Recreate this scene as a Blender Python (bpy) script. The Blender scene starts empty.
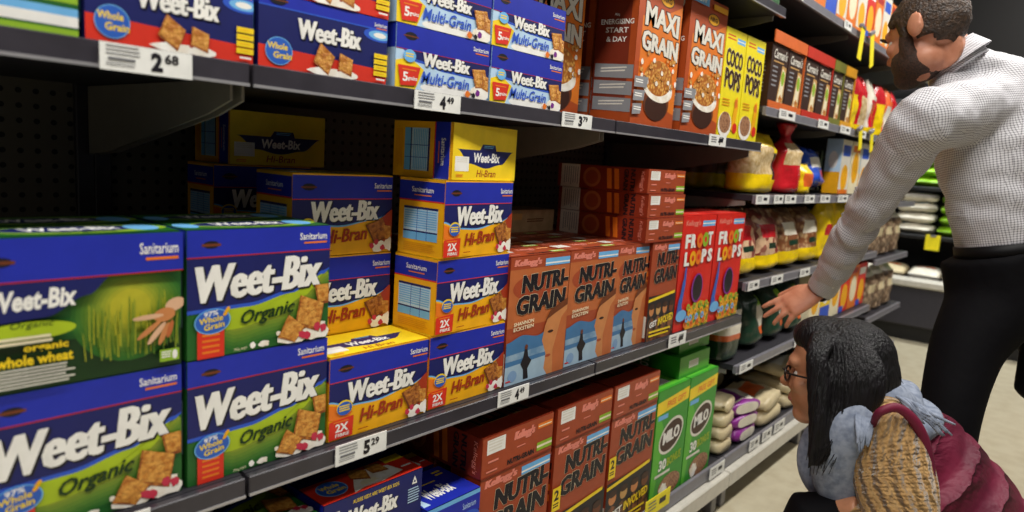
import bpy, bmesh, math, random
from mathutils import Vector, Matrix, noise
random.seed(7)
S = bpy.context.scene
C = S.collection
PI = math.pi
H = 1.22                                    # eye height of the camera above the floor; z values below are relative to the eye
V3 = Vector

# ------------------------------------------------------------------ camera
ROT = Matrix(((0.6530, 0.0663, -0.7545), (-0.7545, 0.1420, -0.6407), (0.0646, 0.9876, 0.1427)))
cd = bpy.data.cameras.new('camera'); cam = bpy.data.objects.new('camera', cd); C.objects.link(cam)
q = ROT.to_quaternion(); q.normalize()
cam.matrix_world = Matrix.Translation((0, 0, H)) @ q.to_matrix().to_4x4()
cd.sensor_width = 36; cd.lens = 36 * 683 / 1024; cd.clip_start = .02
cd.dof.use_dof = True; cd.dof.focus_distance = 1.5; cd.dof.aperture_fstop = 3.0
S.camera = cam
RM = q.to_matrix()
def W(px, py, d):                            # the world point seen at (px, py) at depth d along the view axis
    v = RM @ V3((px - 512, 256 - py, -683)) * (d / 683)
    return V3((v.x, v.y, v.z + H))

# ------------------------------------------------------------------ materials
def lin(hexs):
    hexs = hexs.lstrip('#'); r = []
    for i in (0, 2, 4):
        c = int(hexs[i:i + 2], 16) / 255
        r.append(c / 12.92 if c <= .04045 else ((c + .055) / 1.055) ** 2.4)
    return (*r, 1)
MATS = {}
def mat(name, col=None, rough=.42, var=.05, scale=30, bump=0, bscale=60, col2=None, kind=None, metal=0, spec=.5, sheen=0):
    if name in MATS: return MATS[name]
    m = bpy.data.materials.new(name); m.use_nodes = True
    nt = m.node_tree; N = nt.nodes; L = nt.links
    b = N['Principled BSDF']; b.inputs['Roughness'].default_value = rough; b.inputs['Metallic'].default_value = metal
    b.inputs['Specular IOR Level'].default_value = spec
    if sheen: b.inputs['Sheen Weight'].default_value = sheen
    tc = N.new('ShaderNodeTexCoord')
    c1 = lin(col)
    if col2 is None:
        c2 = tuple(max(0, c * (1 - var * 2)) for c in c1[:3]) + (1,)
    else: c2 = lin(col2)
    ramp = N.new('ShaderNodeValToRGB')
    if kind == 'voronoi':
        t = N.new('ShaderNodeTexVoronoi'); t.inputs['Scale'].default_value = scale
        L.new(tc.outputs['Object'], t.inputs['Vector']); L.new(t.outputs['Distance'], ramp.inputs['Fac'])
        ramp.color_ramp.elements[0].position = .15; ramp.color_ramp.elements[1].position = .6
    elif kind == 'speckle':
        t = N.new('ShaderNodeTexVoronoi'); t.inputs['Scale'].default_value = scale
        L.new(tc.outputs['Object'], t.inputs['Vector'])
        sep = N.new('ShaderNodeSeparateColor'); L.new(t.outputs['Color'], sep.inputs['Color']); L.new(sep.outputs['Red'], ramp.inputs['Fac'])
        ramp.color_ramp.elements[0].position = .35; ramp.color_ramp.elements[1].position = .65
    else:
        t = N.new('ShaderNodeTexNoise'); t.inputs['Scale'].default_value = scale; t.inputs['Detail'].default_value = 4
        L.new(tc.outputs['Object'], t.inputs['Vector']); L.new(t.outputs['Fac'], ramp.inputs['Fac'])
        ramp.color_ramp.elements[0].position = .38; ramp.color_ramp.elements[1].position = .64
    ramp.color_ramp.elements[0].color = c1; ramp.color_ramp.elements[1].color = c2
    L.new(ramp.outputs['Color'], b.inputs['Base Color'])
    if bump:
        n = N.new('ShaderNodeTexNoise'); n.inputs['Scale'].default_value = bscale; n.inputs['Detail'].default_value = 3
        L.new(tc.outputs['Object'], n.inputs['Vector'])
        bp = N.new('ShaderNodeBump'); bp.inputs['Strength'].default_value = bump; bp.inputs['Distance'].default_value = .01
        L.new(n.outputs['Fac'], bp.inputs['Height']); L.new(bp.outputs['Normal'], b.inputs['Normal'])
    MATS[name] = m
    return m
def nodes(m): return m.node_tree.nodes, m.node_tree.links, m.node_tree.nodes['Principled BSDF']

for n, c in dict(white='f1efe8', offwhite='e2ddd0', cream='efe3bf', red='d8301c', deep_red='b01f18', orange='e9781c', yellow='f5d21c', gold='f2ae0e',
        golden_side='e39a10', royal='1c2ba6', navy='131a5e', midblue='2b55c4', sky='6fb3e6', paleblue='b9d6ee', ink='14101a', green='1f5f22', dark_green='10330f',
        lime='a8bf1e', midlime='6f9b1e', leaf='8fb62a', purple='7c2a8c', brown='6d3516', dark_brown='3a1a0c', nutri='a34626', nutri_dark='8a2c14', nutri_light='bb6636',
        pink='e88a78', skin_print='c9824c', maxi='dd761c', maxi_dark='782812', maxi_mid='b04a1a', grey='8f8f92', midgrey='6a6a6e', coco='f2e01c', coco_brown='3d1d0e',
        froot='d92418', milo='35962a', milo_light='58b52e', bran_red='a33214', sea='3f72a0', surf='9db7c9', sky_print='7c9cc0', raspberry='c72f4a', badge_blue='2a5cb8',
        carman='3a241a', tan='c79a5a', teal='1f8f86').items():
    mat(n, c)
mat('biscuit', 'd79a45', col2='b06a22', scale=120, bump=.3, bscale=200)
mat('biscuit_dark', 'b9732c', col2='7c3d14', scale=130, bump=.3, bscale=200)
mat('cereal', 'e8b25a', col2='a8601c', scale=110, kind='voronoi')
mat('pops', '5a2c14', col2='a87a58', scale=140, kind='voronoi')
mat('milk', 'f7f3ea', col2='e4d9c4', scale=40)
mat('wheat', 'a8a81e', col2='7a8a1a', scale=70)
mat('photo_people', '2a1a12', col2='8a5434', scale=60)
mat('photo_beach', '8fa9bd', col2='5f86a8', scale=30)
mat('loops', 'e8a01c', col2='5a8c2a', scale=90, kind='speckle')
mat('carton_board', 'b79a72', col2='a48860')
mat('shelf_metal', '39363b', rough=.38, var=.08, metal=.3)
mat('shelf_deck', '26242a', rough=.5)
mat('rail_dark', '38353c', rough=.3, scale=12, col2='2e2b31')
mat('rail_grey', '77757c', rough=.35)
mat('rail_edge', 'b5b3b6', rough=.3, metal=.5)
mat('ledge_white', 'd2cdc0', rough=.4)
mat('bracket_metal', '7d786f', rough=.4)
mat('black_plastic', '0d0c0e', rough=.5)
mat('case_grey', '34323a', rough=.5)
mat('floor_vinyl', 'c9c0a6', col2='beb398', scale=14, rough=.28)
mat('tag_card', 'e9e9e4', rough=.5)
mat('tag_yellow', 'f3e11a', rough=.5)
def pegboard():
    m = mat('pegboard', '2e2b27', rough=.7); N, L, b = nodes(m)
    tc = N.new('ShaderNodeTexCoord'); sx = N.new('ShaderNodeSeparateXYZ'); L.new(tc.outputs['Object'], sx.inputs[0])
    def cell(o):
        a = N.new('ShaderNodeMath'); a.operation = 'MULTIPLY'; a.inputs[1].default_value = 1 / .027; L.new(o, a.inputs[0])
        f = N.new('ShaderNodeMath'); f.operation = 'FRACT'; L.new(a.outputs[0], f.inputs[0])
        s = N.new('ShaderNodeMath'); s.operation = 'SUBTRACT'; s.inputs[1].default_value = .5; L.new(f.outputs[0], s.inputs[0])
        p = N.new('ShaderNodeMath'); p.operation = 'POWER'; p.inputs[1].default_value = 2; L.new(s.outputs[0], p.inputs[0]); return p
    a, c = cell(sx.outputs['X']), cell(sx.outputs['Z'])
    s = N.new('ShaderNodeMath'); s.operation = 'ADD'; L.new(a.outputs[0], s.inputs[0]); L.new(c.outputs[0], s.inputs[1])
    g = N.new('ShaderNodeMath'); g.operation = 'LESS_THAN'; g.inputs[1].default_value = .035; L.new(s.outputs[0], g.inputs[0])
    mx = N.new('ShaderNodeMix'); mx.data_type = 'RGBA'; L.new(g.outputs[0], mx.inputs[0])
    mx.inputs[6].default_value = lin('5c564c'); mx.inputs[7].default_value = lin('060505'); L.new(mx.outputs[2], b.inputs['Base Color'])
pegboard()

# ------------------------------------------------------------------ object helpers
def link(name, me, parent=None):
    o = bpy.data.objects.new(name, me); C.objects.link(o)
    if parent is not None: o.parent = parent
    return o
def tag(o, label, cat, group=None):
    o['label'] = label; o['category'] = cat
    if group: o['group'] = group
    return o
def thing(name, label, cat, loc=(0, 0, 0), rot=(0, 0, 0), group=None):
    o = link(name, None); o.location = (loc[0], loc[1], loc[2] + H); o.rotation_euler = rot
    return tag(o, label, cat, group)
def mesh(name, vs, fs, mats, mi=None, smooth=False):
    me = bpy.data.meshes.new(name); me.from_pydata([tuple(v) for v in vs], [], fs)
    for m in mats: me.materials.append(MATS[m] if isinstance(m, str) else m)
    if mi: me.polygons.foreach_set('material_index', mi)
    if smooth: me.polygons.foreach_set('use_smooth', [True] * len(me.polygons))
    me.update(); return me
def bm_mesh(name, bm, mats, smooth=False):
    me = bpy.data.meshes.new(name); bm.to_mesh(me); bm.free()
    for m in mats: me.materials.append(MATS[m] if isinstance(m, str) else m)
    if smooth: me.polygons.foreach_set('use_smooth', [True] * len(me.polygons))
    return me
def box_bm(bm, x0, x1, y0, y1, z0, z1, bev=0, seg=1):
    r = bmesh.ops.create_cube(bm, size=1); vs = r['verts']
    for v in vs:
        v.co = V3((x0 + (v.co.x + .5) * (x1 - x0), y0 + (v.co.y + .5) * (y1 - y0), z0 + (v.co.z + .5) * (z1 - z0)))
    if bev: bmesh.ops.bevel(bm, geom=list({e for v in vs for e in v.link_edges}), offset=bev, segments=seg, affect='EDGES')
def box_mesh(name, x0, x1, y0, y1, z0, z1, m, bev=0, seg=1):
    bm = bmesh.new(); box_bm(bm, x0, x1, y0, y1, z0, z1, bev, seg); return bm_mesh(name, bm, [m])
def boxes_mesh(name, bl, m, bev=0):
    bm = bmesh.new()
    for b in bl: box_bm(bm, *b, bev)
    return bm_mesh(name, bm, [m])

# ------------------------------------------------------------------ printed panels
GLY = {}
def glyphs(s, off):
    k = (s, off)
    if k not in GLY:
        cu = bpy.data.curves.new('t', 'FONT'); cu.body = s; cu.offset = off; cu.resolution_u = 2; cu.fill_mode = 'FRONT'
        o = bpy.data.objects.new('t', cu); C.objects.link(o)
        dg = bpy.context.evaluated_depsgraph_get(); dg.update()
        me = bpy.data.meshes.new_from_object(o.evaluated_get(dg))
        GLY[k] = ([(v.co.x, v.co.y) for v in me.vertices], [tuple(p.vertices) for p in me.polygons])
        bpy.data.objects.remove(o); bpy.data.curves.remove(cu); bpy.data.meshes.remove(me)
    return GLY[k]
EPS = .00007
class Panel:
    def __init__(s, w, h): s.w, s.h, s.items = w, h, []
    def poly(s, pts, m, g='panel'): s.items.append((pts, [tuple(range(len(pts)))], m, g)); return s
    def rect(s, a, b, c, d, m, g='panel'): return s.poly([(a, b), (c, b), (c, d), (a, d)], m, g)
    def ell(s, cx, cy, rx, ry, m, g='panel', n=28, rot=0):
        P = []
        for i in range(n):
            t = 2 * PI * i / n; x, y = rx * math.cos(t), ry * math.sin(t)
            P.append((cx + x * math.cos(rot) - y * math.sin(rot), cy + x * math.sin(rot) + y * math.cos(rot)))
        return s.poly([(min(1, max(0, x)), min(1, max(0, y))) for x, y in P], m, g)
    def blob(s, cx, cy, r, m, g='picture', n=14, sq=1):
        rd = random.Random(int(cx * 997 + cy * 1313))
        return s.poly([(min(.995, max(.005, cx + r * (1 + rd.uniform(-.25, .25)) * math.cos(2 * PI * i / n))), min(.995, max(.005, cy + r * sq * s.w / s.h * (1 + rd.uniform(-.25, .25)) * math.sin(2 * PI * i / n)))) for i in range(n)], m, g)
    def text(s, t, a, b, c, d, m, g='lettering', bold=.0, shear=0, rise=0, out=None, outw=.03, arch=0, fat=0):
        vs0, _ = glyphs(t, bold)
        x0 = min(v[0] for v in vs0); x1 = max(v[0] for v in vs0); y0 = min(v[1] for v in vs0); y1 = max(v[1] for v in vs0)
        def put(vs, fs, mm, dx=0, dy=0):
            P = []
            for x, y in vs:
                tx, ty = (x - x0) / (x1 - x0), (y - y0) / (y1 - y0)
                yy = b + (d - b) * ty + rise * tx + arch * (1 - (2 * tx - 1) ** 2) * (ty * 2 - 1)
                P.append((a + (c - a) * tx + shear * ty * (d - b) * s.h / s.w + dx, yy + dy))
            s.items.append((P, fs, mm, g))
        if out: [put(*glyphs(t, bold + outw), out, fat * k) for k in ((-1, 0, 1) if fat else (0,))]
        for k in ((-1, -.5, 0, .5, 1) if fat else (0,)): put(*glyphs(t, bold), m, fat * k)
        return s
    def bars(s, a, b, c, d, n, m, g='lettering', fill=.5, ragged=.15):
        rd = random.Random(n * 31 + int(a * 100)); st = (d - b) / n
        vs, fs = [], []
        for i in range(n):
            y = d - st * i; k = len(vs)
            vs += [(a, y - st * fill), (c - rd.random() * ragged * (c - a), y - st * fill)]; vs += [(vs[-1][0], y), (a, y)]
            fs.append((k, k + 1, k + 2, k + 3))
        s.items.append((vs, fs, m, g)); return s
FACES = {
    'front': lambda w, d, h, u, v, e: (-w / 2 + u * w, -d / 2 - e, v * h),
    'back':  lambda w, d, h, u, v, e: (w / 2 - u * w, d / 2 + e, v * h),
    'left':  lambda w, d, h, u, v, e: (-w / 2 - e, d / 2 - u * d, v * h),
    'right': lambda w, d, h, u, v, e: (w / 2 + e, -d / 2 + u * d, v * h),
    'top':   lambda w, d, h, u, v, e: (-w / 2 + u * w, -d / 2 + v * d, h + e)}
DIM = {'front': lambda w, d, h: (w, h), 'back': lambda w, d, h: (w, h), 'left': lambda w, d, h: (d, h), 'right': lambda w, d, h: (d, h), 'top': lambda w, d, h: (w, d)}
CACHE = {}
def panel_meshes(key, fn, face, w, d, h):
    k = (key, face, round(w, 4), round(d, 4), round(h, 4))
    if k in CACHE: return CACHE[k]
    p = Panel(*DIM[face](w, d, h)); fn(p); F = FACES[face]; G = {}
    for i, (pts, fs, m, g) in enumerate(p.items):
        G.setdefault(g, []).append(([F(w, d, h, min(.998, max(.002, u)), min(.998, max(.002, v)), .0005 + EPS * i) for u, v in pts], fs, m))
    out = []
    for g, its in G.items():
        for cl in ([its] if g == 'panel' else clusters(its)): out.append((g, join_items(face + '_' + g, cl)))
    CACHE[k] = out
    return out
def clusters(its):
    """groups the printed shapes that sit close together: one emblem, one line of words, one picture"""
    B = [([min(v[a] for v in V) for a in range(3)], [max(v[a] for v in V) for a in range(3)]) for V, _, _ in its]
    par = list(range(len(its)))
    def root(i):
        while par[i] != i: i = par[i]
        return i
    for i in range(len(its)):
        for j in range(i):
            gap = math.sqrt(sum(max(0, B[i][0][a] - B[j][1][a], B[j][0][a] - B[i][1][a]) ** 2 for a in range(3)))
            if gap < .012: par[root(i)] = root(j)
    R = {}
    for i in range(len(its)): R.setdefault(root(i), []).append(its[i])
    return list(R.values())
def join_items(name, its):
    V, Fs, MI, ML = [], [], [], []
    for pts, fs, m in its:
        if m not in ML: ML.append(m)
        o = len(V); V += pts; Fs += [tuple(o + j for j in f) for f in fs]; MI += [ML.index(m)] * len(fs)
    return mesh(name, V, Fs, ML, MI)
def carton(name, label, group, design, x0, x1, z, w=None, d=.09, h=.2, y=.915, yaw=0, lay=False, cat='cereal box', faces=None):
    """front-left corner x0, right x1, resting at height z, front face at y; lay turns the top towards the aisle"""
    w = x1 - x0; D = DESIGNS[design]
    if lay: t = thing(name, label, cat, ((x0 + x1) / 2, y + h, z + d / 2), (PI / 2, 0, math.radians(yaw)), group)
    else: t = thing(name, label, cat, ((x0 + x1) / 2, y + d / 2, z), (0, 0, math.radians(yaw)), group)
    k = ('body', D['body'], round(w, 4), round(d, 4), round(h, 4))
    if k not in CACHE: CACHE[k] = box_mesh('carton', -w / 2, w / 2, -d / 2, d / 2, 0, h, D['body'], .0018, 2)
    link('carton', CACHE[k], t)
    for f in (faces or ('front', 'left', 'top', 'right', 'back')):
        if f not in D: continue
        ms = panel_meshes(design + f, D[f], f, w, d, h)
        nm = {'front': 'front_panel', 'left': 'side_panel', 'right': 'side_panel', 'top': 'top_flap', 'back': 'back_panel'}[f]
        root = next((link(nm, me, t) for g, me in ms if g == 'panel'), t)
        for g, me in ms:
            if g != 'panel': link(g, me, root)
    return t
# ------------------------------------------------------------------ carton designs
MEADOW = []
for k in range(9):
    a_, b_ = (0x2f, 0x6a, 0x22), (0xb4, 0xae, 0x2a); MEADOW.append('meadow_%d' % k); mat(MEADOW[-1], ''.join('%02x' % int(p + (q - p) * k / 8) for p, q in zip(a_, b_)), scale=80)
mat('palm_light', 'ddb08c')
def biscuit(p, cx, cy, r, rot, m='biscuit', g='picture'):
    a = p.w / p.h
    P = [(cx + r * math.cos(rot + PI / 2 * i) * (1 if i % 2 else .8), cy + r * a * math.sin(rot + PI / 2 * i) * (1 if i % 2 else .8)) for i in range(4)]
    p.poly([(min(.99, x), max(.01, y)) for x, y in P], 'biscuit_dark' if m == 'biscuit' else 'brown', g)
    p.poly([(min(.985, cx + (x - cx) * .9 + .004), max(.012, cy + (y - cy) * .9 + .012)) for x, y in P], m, g)
def sanitarium(p, a, b, c, d, m='white'):
    p.text('Sanitarium', a, b, c, d, m, bold=.01); p.rect(a + (c - a) * .15, b - (d - b) * .55, c, b - (d - b) * .3, 'orange', 'lettering')
def crest(p, cx, cy, r):
    p.ell(cx, cy, r, r * .8 * p.w / p.h * .6, 'ink', 'badge'); p.rect(cx - r * 1.2, cy - .012, cx + r * 1.2, cy + .008, 'brown', 'badge')
def logo(p, a, b, c, d, rise=.06, sh=.12, m='white', bold=.06):
    f = (c - a) * .0125
    p.text('Weet-Bix', a + .01, b - .016, c + .012, d - .012, 'ink', bold=.02, shear=sh, rise=rise, fat=f)
    p.text('Weet-Bix', a, b, c, d, m, bold=.012, shear=sh, rise=rise, fat=f)
def curve(pts, n=10):
    out = []
    for i in range(len(pts) - 1):
        for k in range(n):
            t = k / n; s = t * t * (3 - 2 * t); out.append((pts[i][0] + (pts[i + 1][0] - pts[i][0]) * t, pts[i][1] + (pts[i + 1][1] - pts[i][1]) * s))
    return out + [pts[-1]]
def org_front(p):
    p.rect(0, 0, 1, 1, 'green')
    for k in range(6): p.poly([(.16 + .02 * k, .42)] + [(.24, .06 + .03 * k)] + curve([(.3, .03 + .03 * k), (.6, .08 + .03 * k), (.8, .22 + .03 * k), (1, .42 + .03 * k)]) + [(.98, .6), (.6, .42)], MEADOW[k])
    p.poly([(.16, .44)] + [(.24, .2)] + curve([(.3, .2), (.55, .24), (.8, .4), (.98, .6)]) + [(.6, .42)], 'lime')
    p.poly([(0, .8), (1, .8), (1, .62)] + curve([(.96, .58), (.7, .44), (.4, .37), (0, .36)]), 'midblue')
    p.poly([(0, .8), (1, .8), (1, .63)] + curve([(.96, .61), (.7, .47), (.4, .4), (0, .39)]), 'navy')
    p.rect(0, .79, 1, 1, 'royal'); p.rect(0, .785, 1, .795, 'deep_red')
    crest(p, .15, .885, .05); sanitarium(p, .76, .885, .97, .945)
    logo(p, .03, .435, .91, .72, .05)
    p.text('Organic', .32, .19, .7, .34, 'dark_green', bold=.01, shear=.3, rise=.05, fat=.002)
    p.rect(.06, 0, .23, .25, 'red', 'badge')
    for i in range(4): p.rect(.09, .04 + i * .045, .2, .058 + i * .045, 'orange', 'badge')
    p.ell(.155, .29, .115, .1, 'sky', 'badge', rot=.15); p.ell(.155, .29, .108, .093, 'badge_blue', 'badge', rot=.15)
    p.text('97%', .1, .325, .19, .365, 'white', 'badge', .02, rise=.015); p.text('Whole', .07, .272, .22, .32, 'yellow', 'badge', .02, rise=.02); p.text('Grain', .1, .22, .23, .268, 'yellow', 'badge', .02, rise=.02)
    for i in range(3): p.ell(.235 + .008 * i, .34 + .018 * i, .012, .02, 'gold', 'badge', rot=-.6, n=10)
    p.blob(.72, .06, .11, 'milk', sq=.5); p.blob(.88, .08, .12, 'milk', sq=.5); p.blob(.5, .045, .04, 'milk', sq=.5); p.blob(.42, .05, .02, 'milk'); p.blob(.6, .11, .015, 'milk')
    biscuit(p, .96, .4, .11, .9); biscuit(p, .84, .24, .16, .5); biscuit(p, .7, .1, .13, .2)
    for x, y in ((.78, .07), (.9, .12), (.82, .05), (.95, .1)): p.blob(x, y, .028, 'raspberry')
    p.text('750g NET', .29, .02, .38, .045, 'cream', bold=0)
def org_back(p):
    p.rect(0, 0, 1, 1, 'green'); p.rect(0, 0, 1, .3, 'dark_green')
    for k in range(9): p.ell(.72, .44 + .005 * k, .3 - .024 * k, .35 - .028 * k, MEADOW[k], 'picture')
    rd = random.Random(8)
    for i in range(90):
        x = rd.uniform(.47, .97); y0 = rd.uniform(.1, .3); hh = rd.uniform(.14, .3); dx = rd.uniform(-.012, .012); p.poly([(x, y0), (x + .006, y0), (x + dx + .004, y0 + hh), (x + dx, y0 + hh + .02)], MEADOW[rd.choice((1, 3, 5, 7, 8))], 'picture')
    p.poly([(0, .72), (.62, .72)] + curve([(.62, .72), (.5, .6), (.3, .48), (0, .46)]), 'navy')
    p.ell(.22, .4, .22, .06, 'lime'); p.rect(0, .72, 1, 1, 'royal'); p.rect(0, .715, 1, .725, 'deep_red')
    p.text('Weet-Bix', .05, .53, .44, .665, 'white', bold=.04, shear=.1, rise=.01); p.text('Organic', .14, .41, .33, .465, 'dark_green', bold=0, shear=.3)
    crest(p, .12, .85, .05); sanitarium(p, .76, .85, .97, .93)
    for x, y, rx, ry, ro, m in ((.95, .47, .06, .045, .6, 'palm_light'), (.89, .40, .062, .05, .35, 'skin_print'), (.8, .395, .085, .018, .05, 'palm_light'), (.805, .3, .09, .018, .75, 'skin_print'), (.845, .27, .09, .018, 1.0, 'palm_light'), (.885, .26, .085, .017, 1.25, 'skin_print'), (.92, .29, .065, .015, 1.35, 'nutri_light')): p.ell(x, y, rx, ry, m, 'picture', rot=ro)
    p.bars(.03, .31, .34, .37, 2, 'cream', fill=.6); p.text('organic', .2, .255, .4, .315, 'yellow', bold=.03); p.text('whole wheat', .08, .18, .42, .25, 'yellow', bold=.03)
    p.bars(.02, .03, .44, .165, 6, 'offwhite', fill=.45); p.rect(.86, .05, .97, .14, 'leaf', 'badge'); p.ell(.945, .095, .015, .035, 'white', 'badge'); p.bars(.87, .07, .925, .125, 3, 'white', 'badge')
def org_side(p):
    p.rect(0, 0, 1, 1, 'green'); p.rect(0, .79, 1, 1, 'royal'); p.rect(.12, .25, .88, .68, 'paleblue'); p.bars(.16, .28, .84, .65, 9, 'sky', 'table', .5, .05)
    p.text('Sanitarium', .2, .86, .8, .93, 'white'); p.bars(.15, .06, .85, .2, 4, 'lime')
def org_top(p):
    p.rect(0, 0, 1, 1, 'green'); p.ell(.55, .5, .45, .4, 'leaf'); p.ell(.5, .52, .36, .3, 'navy'); p.text('Weet-Bix', .26, .38, .74, .72, 'white', bold=.03); p.ell(.86, .5, .09, .3, 'sky', 'badge')
    p.text('Organic', .4, .12, .68, .3, 'dark_green', shear=.2); p.ell(.08, .45, .07, .26, 'sky', 'badge')
def org_low(p):
    p.rect(0, 0, 1, 1, 'green'); p.ell(.45, .42, .5, .2, 'midlime'); p.rect(.08, .2, 1, .27, 'leaf'); p.rect(.18, .12, 1, .17, 'sky', 'table'); p.rect(.18, .055, 1, .12, 'white', 'table'); p.rect(.18, .0, 1, .04, 'leaf'); p.rect(0, .78, 1, 1, 'royal'); p.ell(.4, .36, .4, .08, 'tan', 'picture'); p.rect(0, .42, 1, .72, 'green')
def hb_front(p):
    p.rect(0, 0, 1, 1, 'gold'); p.poly([(0, .74), (1, .74), (1, .5)] + curve([(1, .5), (.8, .42), (.45, .35), (.2, .37), (0, .46)]), 'sky')
    p.poly([(0, .74), (1, .74), (1, .51)] + curve([(1, .51), (.8, .435), (.45, .37), (.2, .39), (0, .48)]), 'navy'); p.rect(0, .7, 1, .98, 'royal'); p.rect(0, .69, 1, .7, 'red')
    p.poly([(0, .44), (.1, .4), (.22, .3), (.16, .2), (0, .26)], 'orange')
    crest(p, .15, .84, .06); sanitarium(p, .8, .83, .99, .9)
    logo(p, .16, .41, .84, .665, .02, .1)
    p.text('Hi-Bran', .29, .14, .72, .31, 'bran_red', bold=.01, shear=.2, rise=.04, fat=.003)
    p.poly([(0, .02), (.22, .02), (.23, .26), (.0, .24)], 'red', 'badge'); p.text('2X', .06, .1, .18, .2, 'white', 'badge', .03); p.text('FIBRE', .06, .04, .19, .08, 'white', 'badge', .02); p.rect(.04, .215, .18, .23, 'orange', 'badge')
    p.ell(.14, .38, .075, .09, 'yellow', 'badge'); p.ell(.14, .37, .07, .08, 'badge_blue', 'badge'); p.bars(.09, .33, .19, .41, 3, 'yellow', 'badge', .55, .1)
    p.poly([(.97, .54), (1, .56), (1, .1), (.8, .1), (.84, .4)], 'bran_red', 'picture')
    biscuit(p, .85, .28, .15, 1.2, 'biscuit_dark'); biscuit(p, .97, .25, .1, .8); p.blob(.86, .08, .09, 'milk', sq=.5); p.blob(.97, .1, .06, 'milk')
    for x, y in ((.78, .09), (.83, .14), (.9, .06)): p.blob(x, y, .025, 'raspberry')
    p.bars(.27, .05, .38, .07, 1, 'bran_red')
def hb_side(p):
    p.rect(0, 0, 1, 1, 'gold'); p.rect(0, .72, 1, .96, 'royal'); p.rect(0, .7, 1, .72, 'red'); p.text('Sanitarium', .28, .82, .76, .89, 'white', bold=.01); p.rect(.34, .775, .72, .79, 'orange', 'lettering')
    p.rect(.12, .2, .88, .63, 'paleblue', 'table'); p.rect(.12, .6, .88, .63, 'navy', 'table'); p.rect(.12, .3, .88, .32, 'navy', 'table'); p.bars(.14, .34, .86, .58, 8, 'sky', 'table', .5, .02); p.rect(.12, .2, .88, .3, 'sky', 'table')
    for u in (.42, .64): p.rect(u, .2, u + .01, .63, 'royal', 'table')
    p.bars(.14, .04, .86, .16, 5, 'golden_side')
def hb_top(p):
    p.rect(0, 0, 1, 1, 'yellow'); p.poly([(.06, .55)] + curve([(.06, .55), (.25, .3), (.5, .22), (.75, .3), (.95, .55)]) + [(.66, .55), (.64, .66), (.44, .66), (.4, .55)], 'navy', 'badge')
    p.text('Weet-Bix', .3, .32, .72, .5, 'white', bold=.035, rise=.01, shear=.1); p.text('Hi-Bran', .36, .06, .66, .19, 'bran_red', shear=.2, bold=.01)
    p.rect(.04, .16, .24, .42, 'white', 'sticker'); p.bars(.06, .3, .22, .4, 3, 'offwhite', 'sticker'); p.bars(.06, .04, .17, .1, 2, 'orange'); p.bars(.46, .58, .62, .64, 2, 'sky')
def wb_front(p):
    p.rect(0, 0, 1, 1, 'navy'); p.rect(0, .84, 1, 1, 'royal'); p.rect(0, .82, 1, .84, 'midblue')
    p.poly([(0, 0), (1, 0), (1, .22), (.5, .26), (0, .3)], 'red')
    for r, m in ((1, 'midblue'), (.7, 'sky'), (.4, 'white')): p.ell(.93, .74, .14 * r, .1 * r, m, 'picture')
    sanitarium(p, .88, .87, .99, .93); crest(p, .13, .92, .06)
    logo(p, .27, .46, .76, .74, 0, .05)
    p.ell(.14, .24, .095, .19, 'sky', 'badge'); p.ell(.14, .24, .09, .18, 'badge_blue', 'badge'); p.text('Whole', .06, .26, .2, .35, 'yellow', 'badge', .025); p.text('Grain', .1, .14, .23, .23, 'yellow', 'badge', .025)
    for i in range(4): p.rect(.88, .12 + .09 * i, 1, .19 + .09 * i, 'yellow', 'badge'); p.rect(.9, .15 + .09 * i, .97, .16 + .09 * i, 'gold', 'badge')
    p.blob(.48, .05, .12, 'milk', sq=.3); p.blob(.65, .05, .1, 'milk', sq=.3); biscuit(p, .47, .23, .11, .3); biscuit(p, .64, .2, .09, .6); p.bars(.9, .03, .98, .08, 1, 'white')
def wb_side(p):
    p.rect(0, 0, 1, 1, 'navy'); p.rect(.1, .2, .9, .75, 'sky', 'table'); p.bars(.14, .24, .86, .7, 8, 'paleblue', 'table'); p.rect(0, .84, 1, 1, 'royal')
def wb_top(p):
    p.rect(0, 0, 1, 1, 'royal'); p.text('Weet-Bix', .25, .3, .75, .65, 'white', bold=.035); p.bars(.25, .72, .8, .78, 1, 'yellow')
def wb_flat_top(p):                            # the large face of a carton that lies flat
    p.rect(0, 0, 1, 1, 'navy'); p.rect(0, 0, 1, .24, 'red'); p.ell(.2, .13, .13, .085, 'sky', 'badge'); p.ell(.2, .13, .12, .078, 'badge_blue', 'badge'); p.text('Whole', .11, .135, .28, .175, 'yellow', 'badge', .03); p.text('Grain', .13, .085, .3, .125, 'yellow', 'badge', .03)
    p.poly([(.3, .01), (.42, .03), (.6, .02), (.84, .05), (.8, .16), (.6, .2), (.44, .16), (.36, .08)], 'milk', 'picture'); p.blob(.5, .07, .1, 'cream', sq=.4); biscuit(p, .5, .17, .13, .3); biscuit(p, .68, .17, .12, .7); p.blob(.72, .06, .08, 'milk', sq=.4); p.poly([(.8, .18), (1, .18), (1, .25), (.8, .25)], 'yellow', 'badge')
    logo(p, .1, .44, .86, .66, 0, .05); p.rect(0, .88, 1, 1, 'royal'); p.bars(.86, .06, .97, .09, 1, 'white')
def wb_flat_front(p):
    p.rect(0, 0, 1, 1, 'navy'); p.text('AUSSIE KIDS ARE WEET-BIX KIDS', .27, .82, .74, .9, 'yellow', bold=.01); logo(p, .22, .36, .72, .72, 0, .08)
    p.poly([(.88, .72), (.94, .72), (.91, .9)], 'white', 'badge'); p.poly([(.895, .755), (.925, .755), (.91, .82)], 'navy', 'badge'); p.bars(.84, .3, .97, .64, 6, 'paleblue', fill=.4); p.bars(.04, .5, .16, .8, 4, 'offwhite')
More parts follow.
